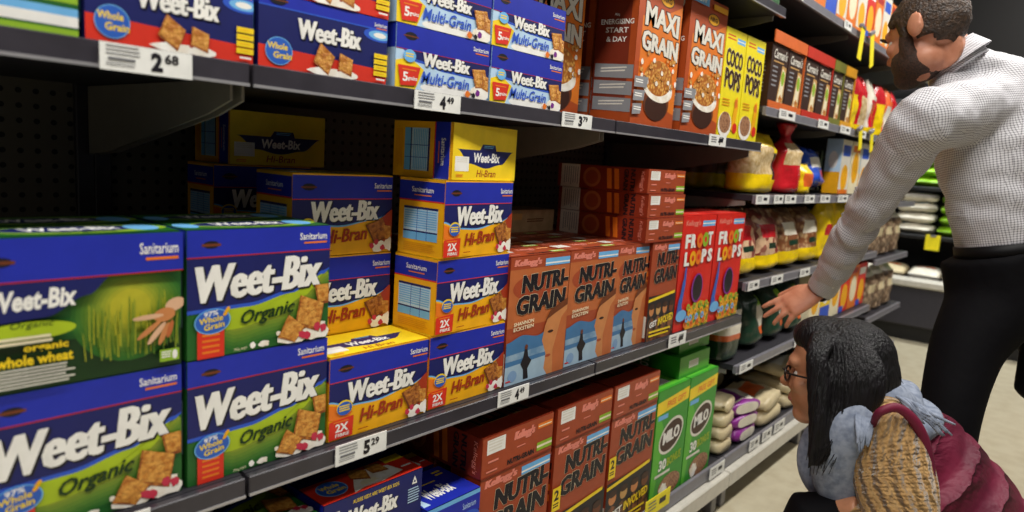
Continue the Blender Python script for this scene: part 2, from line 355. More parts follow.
def kids_front(p):
    p.rect(0, 0, 1, 1, 'navy'); p.rect(0, .97, 1, 1, 'sky'); p.rect(0, .86, 1, .97, 'royal'); p.text('Sanitarium', .66, .9, .92, .94, 'paleblue')
    for r, m in ((1, 'midblue'), (.75, 'sky'), (.5, 'white')): p.ell(.78, .78, .3 * r, .1 * r, m, 'picture')
    logo(p, .12, .48, .86, .66, 0, .05); p.rect(0, 0, 1, .28, 'red'); biscuit(p, .5, .26, .2, .3)
def kids_top(p):
    p.rect(0, 0, 1, 1, 'royal'); p.text('Weet-Bix', .2, .2, .72, .52, 'white', bold=.035, rise=.02); p.bars(.15, .6, .72, .66, 1, 'yellow'); p.poly([(.02, .1), (.14, .1), (.08, .5)], 'paleblue', 'badge'); p.bars(.75, .7, .9, .88, 2, 'yellow', 'badge'); p.ell(.4, .8, .07, .07, 'white', 'badge')
def mg_front(p):
    p.rect(0, 0, 1, 1, 'paleblue'); p.poly([(0, .42), (.13, .5), (.28, .34), (.2, .0), (0, 0)], 'yellow'); p.ell(.55, .06, .3, .1, 'white')
    p.poly([(0, .68), (1, .68)] + curve([(1, .28), (.8, .34), (.5, .36), (.22, .44), (0, .66)], 8), 'midblue'); p.poly([(0, .68), (1, .68)] + curve([(1, .32), (.8, .38), (.5, .4), (.22, .48), (0, .66)], 8), 'navy')
    p.rect(0, .62, 1, 1, 'royal'); p.rect(0, .61, 1, .62, 'deep_red'); crest(p, .14, .83, .06); sanitarium(p, .8, .82, .98, .9)
    logo(p, .26, .4, .76, .62, 0, .06)
    p.text('Multi-Grain', .25, .12, .76, .32, 'midblue', bold=.015, shear=.2)
    p.poly([(.02, .36), (.24, .36), (.2, .06), (.05, .04)], 'red', 'badge'); p.text('5', .07, .11, .12, .26, 'white', 'badge', .03); p.text('grains', .12, .12, .21, .2, 'white', 'badge', .02); p.rect(.06, .29, .2, .31, 'orange', 'badge')
    p.ell(.13, .52, .06, .1, 'sky', 'badge'); p.bars(.09, .48, .17, .56, 2, 'yellow', 'badge')
    p.blob(.9, .1, .1, 'milk', sq=.6); biscuit(p, .89, .36, .12, 1.0); biscuit(p, .97, .3, .09, .7); p.blob(.87, .1, .025, 'purple'); p.blob(.75, .06, .03, 'orange'); p.blob(.82, .05, .02, 'ink')
def mg_side(p): p.rect(0, 0, 1, 1, 'paleblue'); p.rect(0, .62, 1, 1, 'royal'); p.rect(.15, .08, .85, .52, 'white', 'table'); p.bars(.2, .1, .8, .5, 6, 'sky', 'table')
def maxi_front(p, new=False):
    p.rect(0, 0, 1, 1, 'maxi'); p.poly([(0, 1), (1, 1), (1, .86), (.5, .74), (0, .7)], 'maxi_mid'); p.rect(0, 0, .1, 1, 'maxi_mid'); p.ell(.55, .3, .42, .2, 'orange'); p.poly([(.0, 0), (1, 0), (1, .1), (.5, .16), (0, .12)], 'maxi_mid')
    p.ell(.62, .86, .16, .045, 'dark_brown', 'badge'); p.ell(.62, .86, .145, .038, 'gold', 'badge'); p.text('NRG', .52, .845, .72, .878, 'dark_brown', 'badge', .03)
    for t, a, b, c, d, sh in (('MAXI', .16, .655, .93, .81, 0), ('GRAIN', .12, .49, .95, .63, 0)): p.text(t, a, b, c, d, 'offwhite', bold=.02, out='ink', outw=.03, arch=-.012, rise=-.02, fat=.01)
    p.ell(.55, .16, .3, .12, 'brown', 'picture'); p.ell(.55, .135, .26, .095, 'dark_brown', 'picture'); p.ell(.55, .27, .36, .1, 'milk', 'picture', rot=-.06); p.ell(.56, .33, .32, .12, 'cereal', 'picture')
    rd = random.Random(4)
    for i in range(34):
        x, y = rd.uniform(.1, .95), rd.uniform(.27, .5); p.blob(x, y, .03, 'biscuit' if i % 3 else 'milk', n=7)
    for i in range(3): p.poly([(0, .31 - .09 * i), (.3 - .05 * i, .32 - .09 * i), (.28 - .05 * i, .25 - .09 * i), (0, .24 - .09 * i)], 'grey', 'badge'); p.bars(.03, .265 - .09 * i, .2, .295 - .09 * i, 2, 'white', 'badge')
    if new: p.rect(.0, .93, .42, 1, 'sky', 'badge'); p.text('NEW', .06, .945, .36, .99, 'white', 'badge', .04); p.rect(.55, .93, .95, .97, 'gold', 'badge')
def maxi_side(p):
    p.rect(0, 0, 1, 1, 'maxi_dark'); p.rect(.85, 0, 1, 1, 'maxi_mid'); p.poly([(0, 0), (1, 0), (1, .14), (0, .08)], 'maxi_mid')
    p.ell(.55, .92, .3, .06, 'milk', 'picture'); p.ell(.52, .89, .26, .05, 'cereal', 'picture')
    for t, y, hgt, a, c in (('AN', .71, .018, .44, .56), ('ENERGISING', .655, .035, .12, .92), ('START', .6, .035, .25, .8), ('& DAY', .54, .035, .28, .78)): p.text(t, a, y, c, y + hgt, 'white', bold=.02, rise=-.01)
    for i in range(3): p.poly([(.05, .40 - .11 * i), (1, .38 - .11 * i), (1, .29 - .11 * i), (.05, .31 - .11 * i)], 'grey', 'badge'); p.bars(.2, .33 - .11 * i, .85, .37 - .11 * i, 2, 'offwhite', 'badge', .45)
def coco_front(p):
    p.rect(0, 0, 1, 1, 'coco'); p.bars(.08, .88, .5, .94, 2, 'froot', fill=.4); p.rect(.55, .88, .95, .93, 'sky', 'badge'); p.rect(.55, .9, .95, .91, 'white', 'badge')
    p.text('COCO', .1, .66, .9, .82, 'coco_brown', bold=.02, out='offwhite', outw=.015, rise=-.02, fat=.01); p.text('POPS', .12, .46, .88, .64, 'coco_brown', bold=.02, out='offwhite', outw=.015, rise=-.02, fat=.01)
    p.bars(.1, .28, .5, .36, 3, 'golden_side', fill=.4); p.ell(.32, .12, .32, .12, 'milk', 'picture'); p.ell(.32, .14, .27, .1, 'pops', 'picture')
    p.poly([(.62, .08), (.75, .38), (.84, .4), (.9, .3), (.8, .06)], 'gold', 'picture'); p.blob(.78, .33, .09, 'maxi'); p.ell(.82, .1, .12, .05, 'froot', 'picture')
def coco_side(p): p.rect(0, 0, 1, 1, 'coco'); p.text('COCO POPS', .2, .6, .85, .68, 'coco_brown', bold=.03); p.bars(.15, .15, .85, .5, 10, 'brown', fill=.3)
def ng_front(p, alt=False):
    p.rect(0, 0, 1, 1, 'nutri'); p.poly([(0, .9), (1, .9), (1, .45), (0, .45)], 'nutri_light' if not alt else 'nutri'); p.rect(0, .9, 1, 1, 'nutri'); p.ell(.4, .75, .34, .1, 'nutri')
    p.text("Kellogg's", .06, .91, .48, .978, 'pink', shear=.2, bold=.02, fat=.008); p.rect(.56, .905, .99, .965, 'sky', 'badge'); p.rect(.56, .92, .99, .932, 'white', 'badge')
    y = .66 if not alt else .7
    p.text('NUTRI-', .2, y + .05, .97, y + .19, 'ink', bold=.03, out='cream', outw=.012, rise=.02, shear=.08, fat=.008); p.text('GRAIN', .12, y - .12, .93, y + .03, 'ink', bold=.03, out='cream', outw=.012, rise=.02, shear=.08, fat=.008)
    if not alt:
        p.text('SHANNON', .1, .46, .42, .49, 'cream', bold=.02, rise=.01); p.text('ECKSTEIN', .1, .42, .42, .45, 'cream', bold=.02, rise=.01)
        p.poly(curve([(0, .34), (.25, .38), (.5, .35), (.8, .42)], 5) + [(.8, .0), (0, 0)], 'sea', 'picture'); p.poly([(0, .24), (.75, .26), (.75, .2), (0, .19)], 'photo_beach', 'picture'); p.poly([(0, .15), (.75, .17), (.75, .0), (0, 0)], 'surf', 'picture')
        p.poly([(.7, 0), (.64, .06), (.66, .18), (.58, .3), (.62, .42), (.68, .5), (.85, .56), (1, .58), (1, 0)], 'skin_print', 'picture'); p.poly([(.8, 0), (.78, .2), (.9, .46), (1, .52), (1, 0)], 'nutri_light', 'picture'); p.ell(.72, .36, .05, .012, 'dark_brown', 'picture'); p.ell(.7, .16, .05, .012, 'nutri', 'picture'); p.poly([(.62, .46), (.7, .54), (1, .62), (1, .56), (.76, .5)], 'brown', 'picture')
        p.poly([(.3, .02), (.38, .02), (.36, .1), (.42, .16), (.36, .2), (.34, .27), (.3, .27), (.28, .2), (.24, .15), (.29, .1)], 'ink', 'picture'); p.ell(.32, .28, .025, .02, 'brown', 'picture'); p.ell(.12, .07, .07, .045, 'sky_print', 'badge'); p.bars(.02, .02, .1, .04, 1, 'froot', 'badge')
    else:
        p.rect(0, 0, 1, .46, 'ink', 'picture'); p.poly([(0, .4), (.95, .45), (.95, .48), (0, .43)], 'yellow', 'badge')
        for i, (x, m) in enumerate(((.14, 'skin_print'), (.38, 'tan'), (.62, 'skin_print'), (.86, 'brown'))):
            p.ell(x, .31, .08, .055, m, 'picture'); p.ell(x, .35, .085, .03, 'dark_brown', 'picture'); p.poly([(x - .12, .0), (x - .09, .22), (x, .25), (x + .09, .22), (x + .12, 0)], 'photo_people', 'picture')
        p.text('GET', .1, .13, .36, .19, 'white', bold=.04, rise=.02); p.text('INVOLVED', .4, .14, .95, .22, 'yellow', bold=.04, rise=.03); p.bars(.1, .02, .9, .1, 2, 'yellow', fill=.5)
def ng_alt(p): ng_front(p, True)
def ng_promo(p):
    ng_front(p, True); p.poly([(-.0, .5), (.14, .5), (.14, .68), (0, .68)], 'yellow', 'badge'); p.text('2', .03, .58, .11, .66, 'ink', 'badge', .04); p.bars(.02, .52, .12, .56, 2, 'ink', 'badge')
def ng_top(p):
    p.rect(0, 0, 1, 1, 'nutri'); p.rect(0, 0, 1, .04, 'nutri_dark'); p.rect(.06, .56, .3, .92, 'white', 'sticker'); p.bars(.08, .6, .28, .9, 4, 'offwhite', 'sticker')
    p.text("Kellogg's", .42, .6, .7, .88, 'pink', shear=.2, bold=.025, fat=.008); p.rect(.76, .7, .98, .84, 'orange', 'badge'); p.rect(.77, .75, .97, .78, 'cream', 'badge'); p.bars(.08, .3, .22, .4, 1, 'pink'); p.bars(.46, .42, .6, .48, 1, 'pink')
    p.text('NUTRI-GRAIN', .34, .1, .72, .24, 'ink', bold=.04); p.rect(.76, .12, .99, .34, 'leaf', 'badge'); p.rect(.76, .2, .99, .26, 'cream', 'badge'); p.bars(.06, .08, .22, .16, 1, 'pink')
def ng_side(p):
    p.rect(0, 0, 1, 1, 'nutri_dark'); p.rect(0, .04, 1, .26, 'offwhite', 'table'); p.bars(.1, .06, .9, .24, 7, 'grey', 'table', .35); p.ell(.5, .4, .42, .1, 'nutri_light', 'picture'); p.ell(.5, .4, .3, .07, 'nutri', 'picture')
    for i in range(2): p.poly([(.08, .56 + .08 * i), (.92, .58 + .08 * i), (.92, .63 + .08 * i), (.08, .61 + .08 * i)], 'orange', 'badge')
    p.text('NUTRI', .06, .82, .94, .87, 'ink', bold=.04); p.text('GRAIN', .06, .75, .94, .8, 'ink', bold=.04); p.text("Kellogg's", .1, .92, .9, .965, 'pink', shear=.2)
def ng_back(p):
    p.rect(0, 0, 1, 1, 'nutri_dark'); p.text('NUTRI-', .1, .66, .9, .84, 'ink', bold=.04, out='tan', outw=.02); p.text('GRAIN', .1, .44, .9, .62, 'ink', bold=.04, out='tan', outw=.02); p.bars(.1, .1, .9, .36, 7, 'ink')
def froot_front(p):
    p.rect(0, 0, 1, 1, 'froot'); p.text("Kellogg's", .08, .9, .5, .96, 'pink', shear=.2, bold=.02); p.rect(.58, .9, .97, .95, 'sky', 'badge'); p.rect(.58, .92, .97, .93, 'white', 'badge')
    for t, x, y, m in (('F', .12, .72, 'white'), ('R', .28, .72, 'white'), ('T', .78, .73, 'white'), ('L', .12, .57, 'white'), ('P', .62, .58, 'white'), ('S', .8, .58, 'white')): p.text(t, x, y, x + .13, y + .12, m, bold=.04, out='deep_red', outw=.015, fat=.009)
    for x, y, m in ((.51, .78, 'orange'), (.68, .785, 'leaf'), (.34, .63, 'gold'), (.51, .635, 'orange')): p.ell(x, y, .09, .065, m, 'lettering'); p.ell(x, y, .035, .025, 'froot', 'lettering')
    p.poly(curve([(.0, .12), (.06, .3), (.14, .46), (.16, .56)], 6) + curve([(.2, .56), (.2, .4), (.14, .24), (.2, .12)], 6), 'badge_blue', 'picture'); p.ell(.16, .14, .15, .05, 'sky', 'picture')
    p.ell(.56, .36, .17, .13, 'purple', 'picture'); p.ell(.57, .36, .14, .115, 'ink', 'picture'); p.poly([(.3, .02), (.4, .2), (.7, .24), (1, .2), (1, 0), (.3, 0)], 'loops', 'picture')
    for i in range(16):
        x, y = .3 + .045 * i % .66, .05 + .05 * ((i * 7) % 4); m = ('orange', 'leaf', 'gold', 'sky')[i % 4]; p.ell(x, y, .05, .032, m, 'picture', 12); p.ell(x, y, .018, .012, 'deep_red', 'picture', 8)
def froot_side(p): p.rect(0, 0, 1, 1, 'deep_red'); p.bars(.15, .1, .85, .5, 10, 'pink', fill=.3); p.text('FROOT LOOPS', .1, .7, .9, .78, 'white', bold=.03)
def froot_top(p): p.rect(0, 0, 1, 1, 'froot'); p.rect(.08, .3, .35, .8, 'deep_red'); p.text("Kellogg's", .42, .4, .8, .7, 'pink', shear=.2)
def milo_front(p):
    p.rect(0, 0, 1, 1, 'milo'); p.poly([(0, .9), (.3, .6), (.1, 0), (0, 0)], 'milo_light'); p.poly([(0, .79), (1, .83), (1, .94), (0, .9)], 'yellow', 'badge'); p.text('FREE GIFT', .3, .83, .9, .885, 'orange', 'badge', .03, rise=.015); p.rect(.05, .74, .35, .78, 'sky', 'badge')
    p.ell(.52, .56, .38, .15, 'offwhite', 'badge', rot=.12); p.ell(.52, .56, .34, .125, 'dark_brown', 'badge', rot=.12); p.text('MILO', .27, .5, .77, .61, 'white', bold=.02, rise=.02, fat=.01)
    p.text('30', .2, .27, .44, .37, 'white', bold=.04); p.text('BONUS', .46, .28, .9, .36, 'lime', bold=.03, rise=.02); p.ell(.6, .1, .35, .1, 'pops', 'picture'); p.blob(.4, .07, .12, 'milk'); p.bars(.1, .2, .6, .25, 1, 'offwhite')
def milo_side(p): p.rect(0, 0, 1, 1, 'milo'); p.rect(.12, .2, .88, .5, 'milo_light', 'table'); p.text('MILO', .2, .6, .8, .7, 'white', bold=.04)
def milo_top(p): p.rect(0, 0, 1, 1, 'milo_light'); p.rect(.3, .35, .62, .7, 'white', 'sticker'); p.bars(.33, .4, .6, .65, 3, 'offwhite', 'sticker'); p.rect(0, .02, 1, .12, 'milo')
def carman_front(p):
    p.rect(0, 0, 1, 1, 'carman'); p.text("Carman's", .12, .78, .92, .93, 'offwhite', bold=.02, shear=.25); p.bars(.14, .3, .45, .66, 5, 'grey', fill=.35); p.poly([(.5, .03), (.92, .03), (.97, .68), (.7, .7)], 'tan', 'picture'); p.poly([(.56, .03), (.86, .03), (.92, .6), (.74, .66)], 'cream', 'picture'); p.ell(.8, .5, .1, .12, 'leaf', 'picture'); p.blob(.76, .16, .1, 'cereal'); p.bars(.15, .7, .85, .74, 1, 'tan')
def carman_side(p): p.rect(0, 0, 1, 1, 'dark_brown'); p.bars(.2, .2, .8, .7, 8, 'grey', fill=.3)
def gen(bg, *ops):
    def f(p):
        p.rect(0, 0, 1, 1, bg)
        for o in ops:
            if o[0] == 'r': p.rect(*o[1:])
            elif o[0] == 'e': p.ell(*o[1:])
            elif o[0] == 'b': p.bars(*o[1:])
    return f
DESIGNS = {
    'organic': dict(body='green', front=org_front, left=org_side, top=org_top), 'organic_back': dict(body='green', front=org_back, left=org_side, top=org_top),
    'organic_low': dict(body='green', front=org_low, left=org_side), 'hibran': dict(body='gold', front=hb_front, left=hb_side, top=hb_top),
    'original': dict(body='navy', front=wb_front, left=wb_side, top=wb_top), 'flat': dict(body='navy', front=wb_flat_front, left=wb_side, top=wb_flat_top), 'kids': dict(body='navy', front=kids_front, left=wb_side, top=kids_top),
    'organic_flat': dict(body='green', front=org_low, left=org_side, top=org_front),
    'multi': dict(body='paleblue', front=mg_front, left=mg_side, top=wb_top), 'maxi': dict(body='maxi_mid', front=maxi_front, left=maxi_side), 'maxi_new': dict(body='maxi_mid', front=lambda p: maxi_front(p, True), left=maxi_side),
    'coco': dict(body='coco', front=coco_front, left=coco_side), 'nutri': dict(body='nutri', front=ng_front, left=ng_side, top=ng_top, back=ng_back), 'nutri_alt': dict(body='nutri', front=ng_alt, left=ng_side, top=ng_top, back=ng_back),
    'nutri_promo': dict(body='nutri', front=ng_promo, left=ng_side, top=ng_top, back=ng_back), 'froot': dict(body='froot', front=froot_front, left=froot_side, top=froot_top), 'milo': dict(body='milo', front=milo_front, left=milo_side, top=milo_top),
    'carman': dict(body='carman', front=carman_front, left=carman_side),
    'shipper': dict(body='carton_board', front=gen('carton_board', ('r', .1, .55, .35, .85, 'tan'), ('b', .45, .4, .8, .6, 2, 'brown', 'lettering')), left=gen('carton_board', ('r', .2, .3, .8, .7, 'tan'))),
    'yellow_snack': dict(body='yellow', front=gen('yellow', ('r', .0, .0, 1, .3, 'midblue'), ('e', .5, .55, .34, .2, 'white', 'picture'), ('r', .1, .8, .9, .92, 'orange', 'lettering'))),
    'orange_snack': dict(body='orange', left=gen('gold', ('r', .2, .2, .8, .8, 'orange')), front=gen('orange', ('e', .5, .45, .38, .3, 'cream', 'picture'), ('r', .1, .82, .9, .94, 'deep_red', 'lettering'))),
    'white_snack': dict(body='offwhite', left=gen('paleblue', ('r', 0, 0, 1, .4, 'gold'), ('e', .5, .62, .3, .16, 'white', 'picture')), front=gen('offwhite', ('e', .5, .3, .36, .24, 'gold', 'picture'), ('r', .1, .7, .9, .9, 'midblue', 'lettering'), ('r', 0, .0, 1, .08, 'orange'))),
    'red_snack': dict(body='froot', front=gen('froot', ('e', .5, .35, .36, .28, 'gold', 'picture'), ('r', .1, .74, .9, .9, 'white', 'lettering'), ('r', 0, .0, .5, .14, 'midblue'))),
    'cream_snack': dict(body='cream', front=gen('cream', ('e', .5, .5, .36, .3, 'gold', 'picture'), ('r', .1, .8, .9, .92, 'orange', 'lettering'))),
    'granola': dict(body='green', front=gen('green', ('e', .45, .4, .42, .4, 'cereal', 'picture'), ('r', 0, .85, .8, 1, 'cream'))),
}
# ------------------------------------------------------------------ setting: floor, shelving, cold case
fl = link('floor', box_mesh('floor', -4, 9, -4, 3.2, -.04, 0, 'floor_vinyl')); fl['kind'] = 'structure'
EDGE = [-.43, .483, 1.398, 2.31, 3.23, 4.14, 4.95]
BACK = 1.5
BAYS = ['the leftmost bay', 'the second bay from the left', 'the third bay from the left', 'the fourth bay from the left', 'the fifth bay from the left', 'the last bay']
SHELVES = {0: [('A', .103), ('B', -.49), ('T', .535)], 1: [('A', .103), ('B', -.49), ('T', .535)], 2: [('A', .103), ('B', -.49), ('T', .535)],
           3: [('1', .635), ('2', .225), ('3', -.074), ('4', -.378), ('5', -.678)], 4: [('1', .635), ('2', .225), ('3', -.074), ('4', -.378), ('5', -.678)], 5: [('1', .635), ('2', .225), ('3', -.11), ('4', -.43), ('5', -.76)]}
WHAT = {'A': 'dark upper shelf with small cereal boxes', 'B': 'dark middle shelf with large cereal boxes', 'T': 'dark topmost shelf',
        '1': 'grey top shelf with snack boxes', '2': 'grey second shelf from the top', '3': 'grey third shelf from the top', '4': 'grey fourth shelf from the top', '5': 'grey fifth shelf from the top'}
for i in range(6):
    x0, x1 = EDGE[i], EDGE[i + 1]; w = x1 - x0
    t = thing('shelving_bay', 'back frame and white-edged base of ' + BAYS[i], 'shelving', (x0, 0, -H), group='shelving bays')
    link('back_panel', box_mesh('back_panel', .004, w - .004, BACK, BACK + .02, .15, 2.25, 'pegboard'), t)
    for xx in (.0, w - .03): link('upright', box_mesh('upright', xx, xx + .03, BACK - .015, BACK + .03, 0, 2.25, 'shelf_metal', .002), t)
    link('base_deck', box_mesh('base_deck', .003, w - .003, .905, BACK - .02, H - 1.05, H - 1.03, 'shelf_deck'), t)
    r = link('ticket_rail', box_mesh('ticket_rail', .003, w - .003, .893, .905, H - 1.062, H - 1.018, 'rail_grey' if i > 1 else 'rail_dark', .002), t)
    link('base_ledge', box_mesh('base_ledge', .004, w - .004, .868, .96, H - 1.125, H - 1.066, 'ledge_white', .004), t)
    link('kick_plate', box_mesh('kick_plate', .004, w - .004, .93, .95, .06, H - 1.127, 'shelf_metal'), t)
    for xx in (.02, w - .06): link('foot', box_mesh('foot', xx, xx + .04, .9, 1.3, 0, .07, 'rail_grey', .003), t)
    for nm, z in SHELVES[i]:
        fy = .87 if nm == 'T' else .9
        s = thing('shelf', WHAT[nm] + ', in ' + BAYS[i], 'shelf', (x0, 0, z), group='shelves of the aisle')
        link('deck', boxes_mesh('deck', [(.003, w - .003, fy + .005, BACK - .02, -.02, 0)], 'shelf_deck'), s)
        near = i < 3
        rl = link('ticket_rail', box_mesh('ticket_rail', .003, w - .003, fy - .008, fy + .006, -.03, -.001, 'rail_dark' if near else 'rail_grey', .0015), s)
        link('rail_edge', box_mesh('rail_edge', .003, w - .003, fy - .0095, fy - .006, -.0315, -.0275, 'rail_edge'), rl)
        for xx in (.006, w - .011):
            bm = bmesh.new(); k = 1 if nm == 'A' else .55; P = [(fy + .03, -.022), (fy + .03, -.022 - .028 * k), (fy + .1, -.022 - .048 * k), (BACK - .12, -.022 - .118 * k), (BACK - .02, -.022 - .128 * k), (BACK - .02, -.022)]
            a = [bm.verts.new((xx, y, zz)) for y, zz in P]; b = [bm.verts.new((xx + .004, y, zz)) for y, zz in P]
            bm.faces.new(a[::-1]); bm.faces.new(b)
            for k in range(6): bm.faces.new((a[k], a[(k + 1) % 6], b[(k + 1) % 6], b[k]))
            link('bracket', bm_mesh('bracket', bm, ['bracket_metal']), s)

def price_tag(label, x0, x1, z0, z1, big, small, y=.888, col='tag_card', group='price tags on the near shelf rails', detail=True):
    t = thing('price_tag', label, 'price tag', ((x0 + x1) / 2, y, z0), group=group); w, h = x1 - x0, z1 - z0
    link('card', box_mesh('card', -w / 2, w / 2, -.001, .001, 0, h, col), t)
    p = Panel(w, h)
    if big: p.text(big, .53, .14, .66, .86, 'ink', bold=.05); p.text(small, .68, .48, .84, .86, 'ink', bold=.03)
    if detail: p.bars(.06, .5, .42, .92, 3, 'grey', fill=.35); p.bars(.06, .12, .4, .3, 2, 'grey', fill=.35); p.rect(.08, .38, .36, .48, 'midgrey', 'lettering')
    else: p.bars(.1, .2, .45, .8, 3, 'midgrey', fill=.4); p.bars(.55, .25, .85, .7, 1, 'ink', fill=.7)
    for cl in clusters([([(-w / 2 + u * w, -.0015 - EPS * i, v * h) for u, v in pts], fs, m) for i, (pts, fs, m, g) in enumerate(p.items)]): link('lettering', join_items('tag_print', cl), t)
price_tag('white price tag reading 2.68 under the navy and red box', .296, .401, .070, .101, '2', '68')
price_tag('white price tag reading 4.49 under the blue multi-grain boxes', .769, .876, .070, .101, '4', '49')
price_tag('white price tag reading 3.79 left of the orange cereal boxes', 1.18, 1.29, .072, .103, '3', '79')
price_tag('white price tag under the orange and yellow tall boxes', 1.895, 2.01, .072, .105, '4', '19', detail=False)
price_tag('white price tag reading 5.29 under the front yellow box', .633, .738, -.521, -.486, '5', '29')
price_tag('white price tag reading 4.49 under the first brown surfer box', 1.031, 1.131, -.517, -.484, '4', '49')
price_tag('white price tag under the red cereal boxes', 1.77, 1.875, -.518, -.48, '4', '99', detail=False)
price_tag('white price tag under the green box at the bottom left', .27, .345, -.521, -.486, '', '', detail=False)
price_tag('yellow shelf ticket at the bottom edge beneath the green milk-malt box', 1.72, 1.87, -1.03, -.975, '', '', y=.884, col='tag_yellow', detail=False)
FT = [(2.30, 2.42, -.104, -.072, 'shelf end below the yellow oat bag'), (2.47, 2.56, -.104, -.072, 'shelf, second tag below the yellow oat bag'), (2.58, 2.7, -.104, -.072, 'shelf below the red knotted bag'), (2.8, 2.92, -.104, -.072, 'shelf between the red and blue bags'), (3.0, 3.13, -.104, -.072, 'shelf below the blue bag'), (3.25, 3.4, -.104, -.072, 'shelf right of the blue bag'),
      (2.32, 2.42, -.408, -.376, 'left end of the nut bag shelf'), (2.54, 2.66, -.408, -.376, 'nut bag shelf under the second nut bag'), (2.86, 2.98, -.408, -.376, 'nut bag shelf above the man\'s hand'),
      (2.33, 2.45, -.71, -.676, 'left end of the green bag shelf'), (2.9, 3.03, -.71, -.676, 'right part of the green bag shelf'),
      (2.42, 2.58, .195, .227, 'brown box shelf under the first brown box'), (2.85, 2.98, .195, .227, 'brown box shelf under the third brown box'), (3.15, 3.3, .195, .227, 'brown box shelf under the last brown box'), (3.42, 3.56, .195, .227, 'shelf under the first red bag'),
      (2.42, 2.52, .604, .638, 'top shelf above the first brown box'), (3.02, 3.12, .604, .638, 'top shelf near the first yellow ticket'),
      (2.17, 2.29, -1.058, -1.016, 'base rail near the cream rice packs'), (2.52, 2.62, -1.058, -1.016, 'base rail under the cream bags, first of three'), (2.65, 2.75, -1.058, -1.016, 'base rail under the cream bags, second of three'), (2.78, 2.9, -1.058, -1.016, 'base rail under the cream bags, third of three'), (3.25, 3.37, -1.058, -1.016, 'base rail in front of the woman\'s face')]
for a, b, c, d, wh in FT: price_tag('white price tag on the ' + wh, a, b, c, d, '', '', y=.8865, group='price tags on the far shelf rails', detail=False)
for x, dz, ry, wh in ((3.25, .13, .1, 'leftmost, hanging straight from the top shelf rail'), (3.4, .14, -.35, 'second, tilted, from the top shelf rail'), (3.9, .1, -.25, 'nearest the man\'s chin')):
    t = thing('hanging_ticket', 'narrow yellow promotion ticket, ' + wh, 'ticket', (x, .875, .64), (0, ry, 0), 'yellow tickets on the top shelf')
    link('strip', box_mesh('strip', -.028, .028, -.001, .001, -dz, .012, 'tag_yellow'), t); link('holder', box_mesh('holder', -.03, .03, -.004, .012, .0, .016, 'rail_grey', .002), t)
for x, z, wh in ((3.42, .225, 'under the red bags, left'), (3.62, .225, 'under the red bags, right')):
    t = thing('hanging_ticket', 'yellow ticket hanging from the brown box shelf ' + wh, 'ticket', (x, .875, z), (0, -.3, 0), 'yellow tickets on the brown box shelf')
    link('strip', box_mesh('strip', -.025, .025, -.001, .001, -.09, .012, 'tag_yellow'), t); link('holder', box_mesh('holder', -.027, .027, -.004, .012, .0, .016, 'rail_grey', .002), t)

# ------------------------------------------------------------------ upper shelf
zA = .1035
GA = 'small cereal boxes on the upper shelf'
carton('cereal_box', 'green cereal box with blue and white strip, top left corner', GA, 'organic_low', .06, .284, zA, h=.18, d=.1)
carton('cereal_box', 'navy cereal box with red base above the 2.68 price tag', GA, 'original', .290, .497, zA, h=.102, d=.1)
carton('cereal_box', 'navy cereal box with red base beside the multi-grain boxes, lower one', GA, 'original', .504, .729, zA, h=.102, d=.1)
carton('cereal_box', 'navy cereal box with red base cut by the top edge', GA, 'original', .504, .73, zA + .103, h=.102, d=.1)
carton('cereal_box', 'blue multi-grain box above the 4.49 price tag, lower left of four', GA, 'multi', .747, .974, zA, h=.104, d=.1)
carton('cereal_box', 'blue multi-grain box cut by the top edge, upper left of four', GA, 'multi', .745, .971, zA + .105, h=.104, d=.1)
carton('cereal_box', 'blue multi-grain box touching the orange box, lower right of four', GA, 'multi', .979, 1.204, zA, h=.104, d=.1)
carton('cereal_box', 'blue multi-grain box in front of the orange box, upper right of four', GA, 'multi', .976, 1.202, zA + .105, h=.104, d=.1)
GM = 'tall orange cereal boxes'
carton('cereal_box', 'tall orange cereal box half hidden behind the blue multi-grain boxes', GM, 'maxi', 1.215, 1.43, zA, h=.37, d=.09, y=1.03)
carton('cereal_box', 'tall orange cereal box showing its dark red side panel', GM, 'maxi', 1.492, 1.713, zA, h=.37, d=.12, y=.915)
carton('cereal_box', 'tall orange cereal box just behind the one with the dark red side panel', GM, 'maxi', 1.495, 1.713, zA, h=.37, d=.12, y=1.045)
carton('cereal_box', 'tall orange cereal box with a blue NEW flash beside the yellow boxes', GM, 'maxi_new', 1.757, 1.992, zA, h=.375, d=.12)
carton('cereal_box', 'bright yellow chocolate cereal box touching the orange box with the NEW flash', 'yellow chocolate cereal boxes', 'coco', 1.997, 2.147, zA, h=.325, d=.07)
carton('cereal_box', 'bright yellow chocolate cereal box at the right end of the upper shelf', 'yellow chocolate cereal boxes', 'coco', 2.153, 2.306, zA, h=.325, d=.07)
carton('cereal_box', 'granola box with green edge on the dark topmost shelf', None, 'granola', 2.1, 2.3, .536, h=.22, d=.08, y=.885)

# ------------------------------------------------------------------ middle shelf
zB = -.4895
GO = 'green organic cereal boxes'
carton('cereal_box', 'green organic cereal box at the bottom left corner', GO, 'organic', .172, .398, zB, h=.183, d=.095)
carton('cereal_box', 'green cereal box showing a hand in a wheat field, at the left edge', GO, 'organic_back', .172, .398, zB + .184, h=.181, d=.095)
carton('cereal_box', 'green organic cereal box at the front right, bottom of its stack', GO, 'organic', .405, .63, zB, h=.183, d=.095)
carton('cereal_box', 'green organic cereal box at the front right, top of its stack', GO, 'organic', .405, .63, zB + .184, h=.181, d=.095)
for x, s in ((.172, 'the wheat field box'), (.405, 'the front right organic boxes')):
    for k, lv in ((0, 'lower'), (1, 'upper')):
        carton('cereal_box', f'{lv} green organic cereal box behind {s}', GO, 'organic', x, x + .226, zB + .184 * k, h=.183 - .002 * k, d=.095, y=1.013)
GH = 'yellow bran cereal boxes'; hh = .146
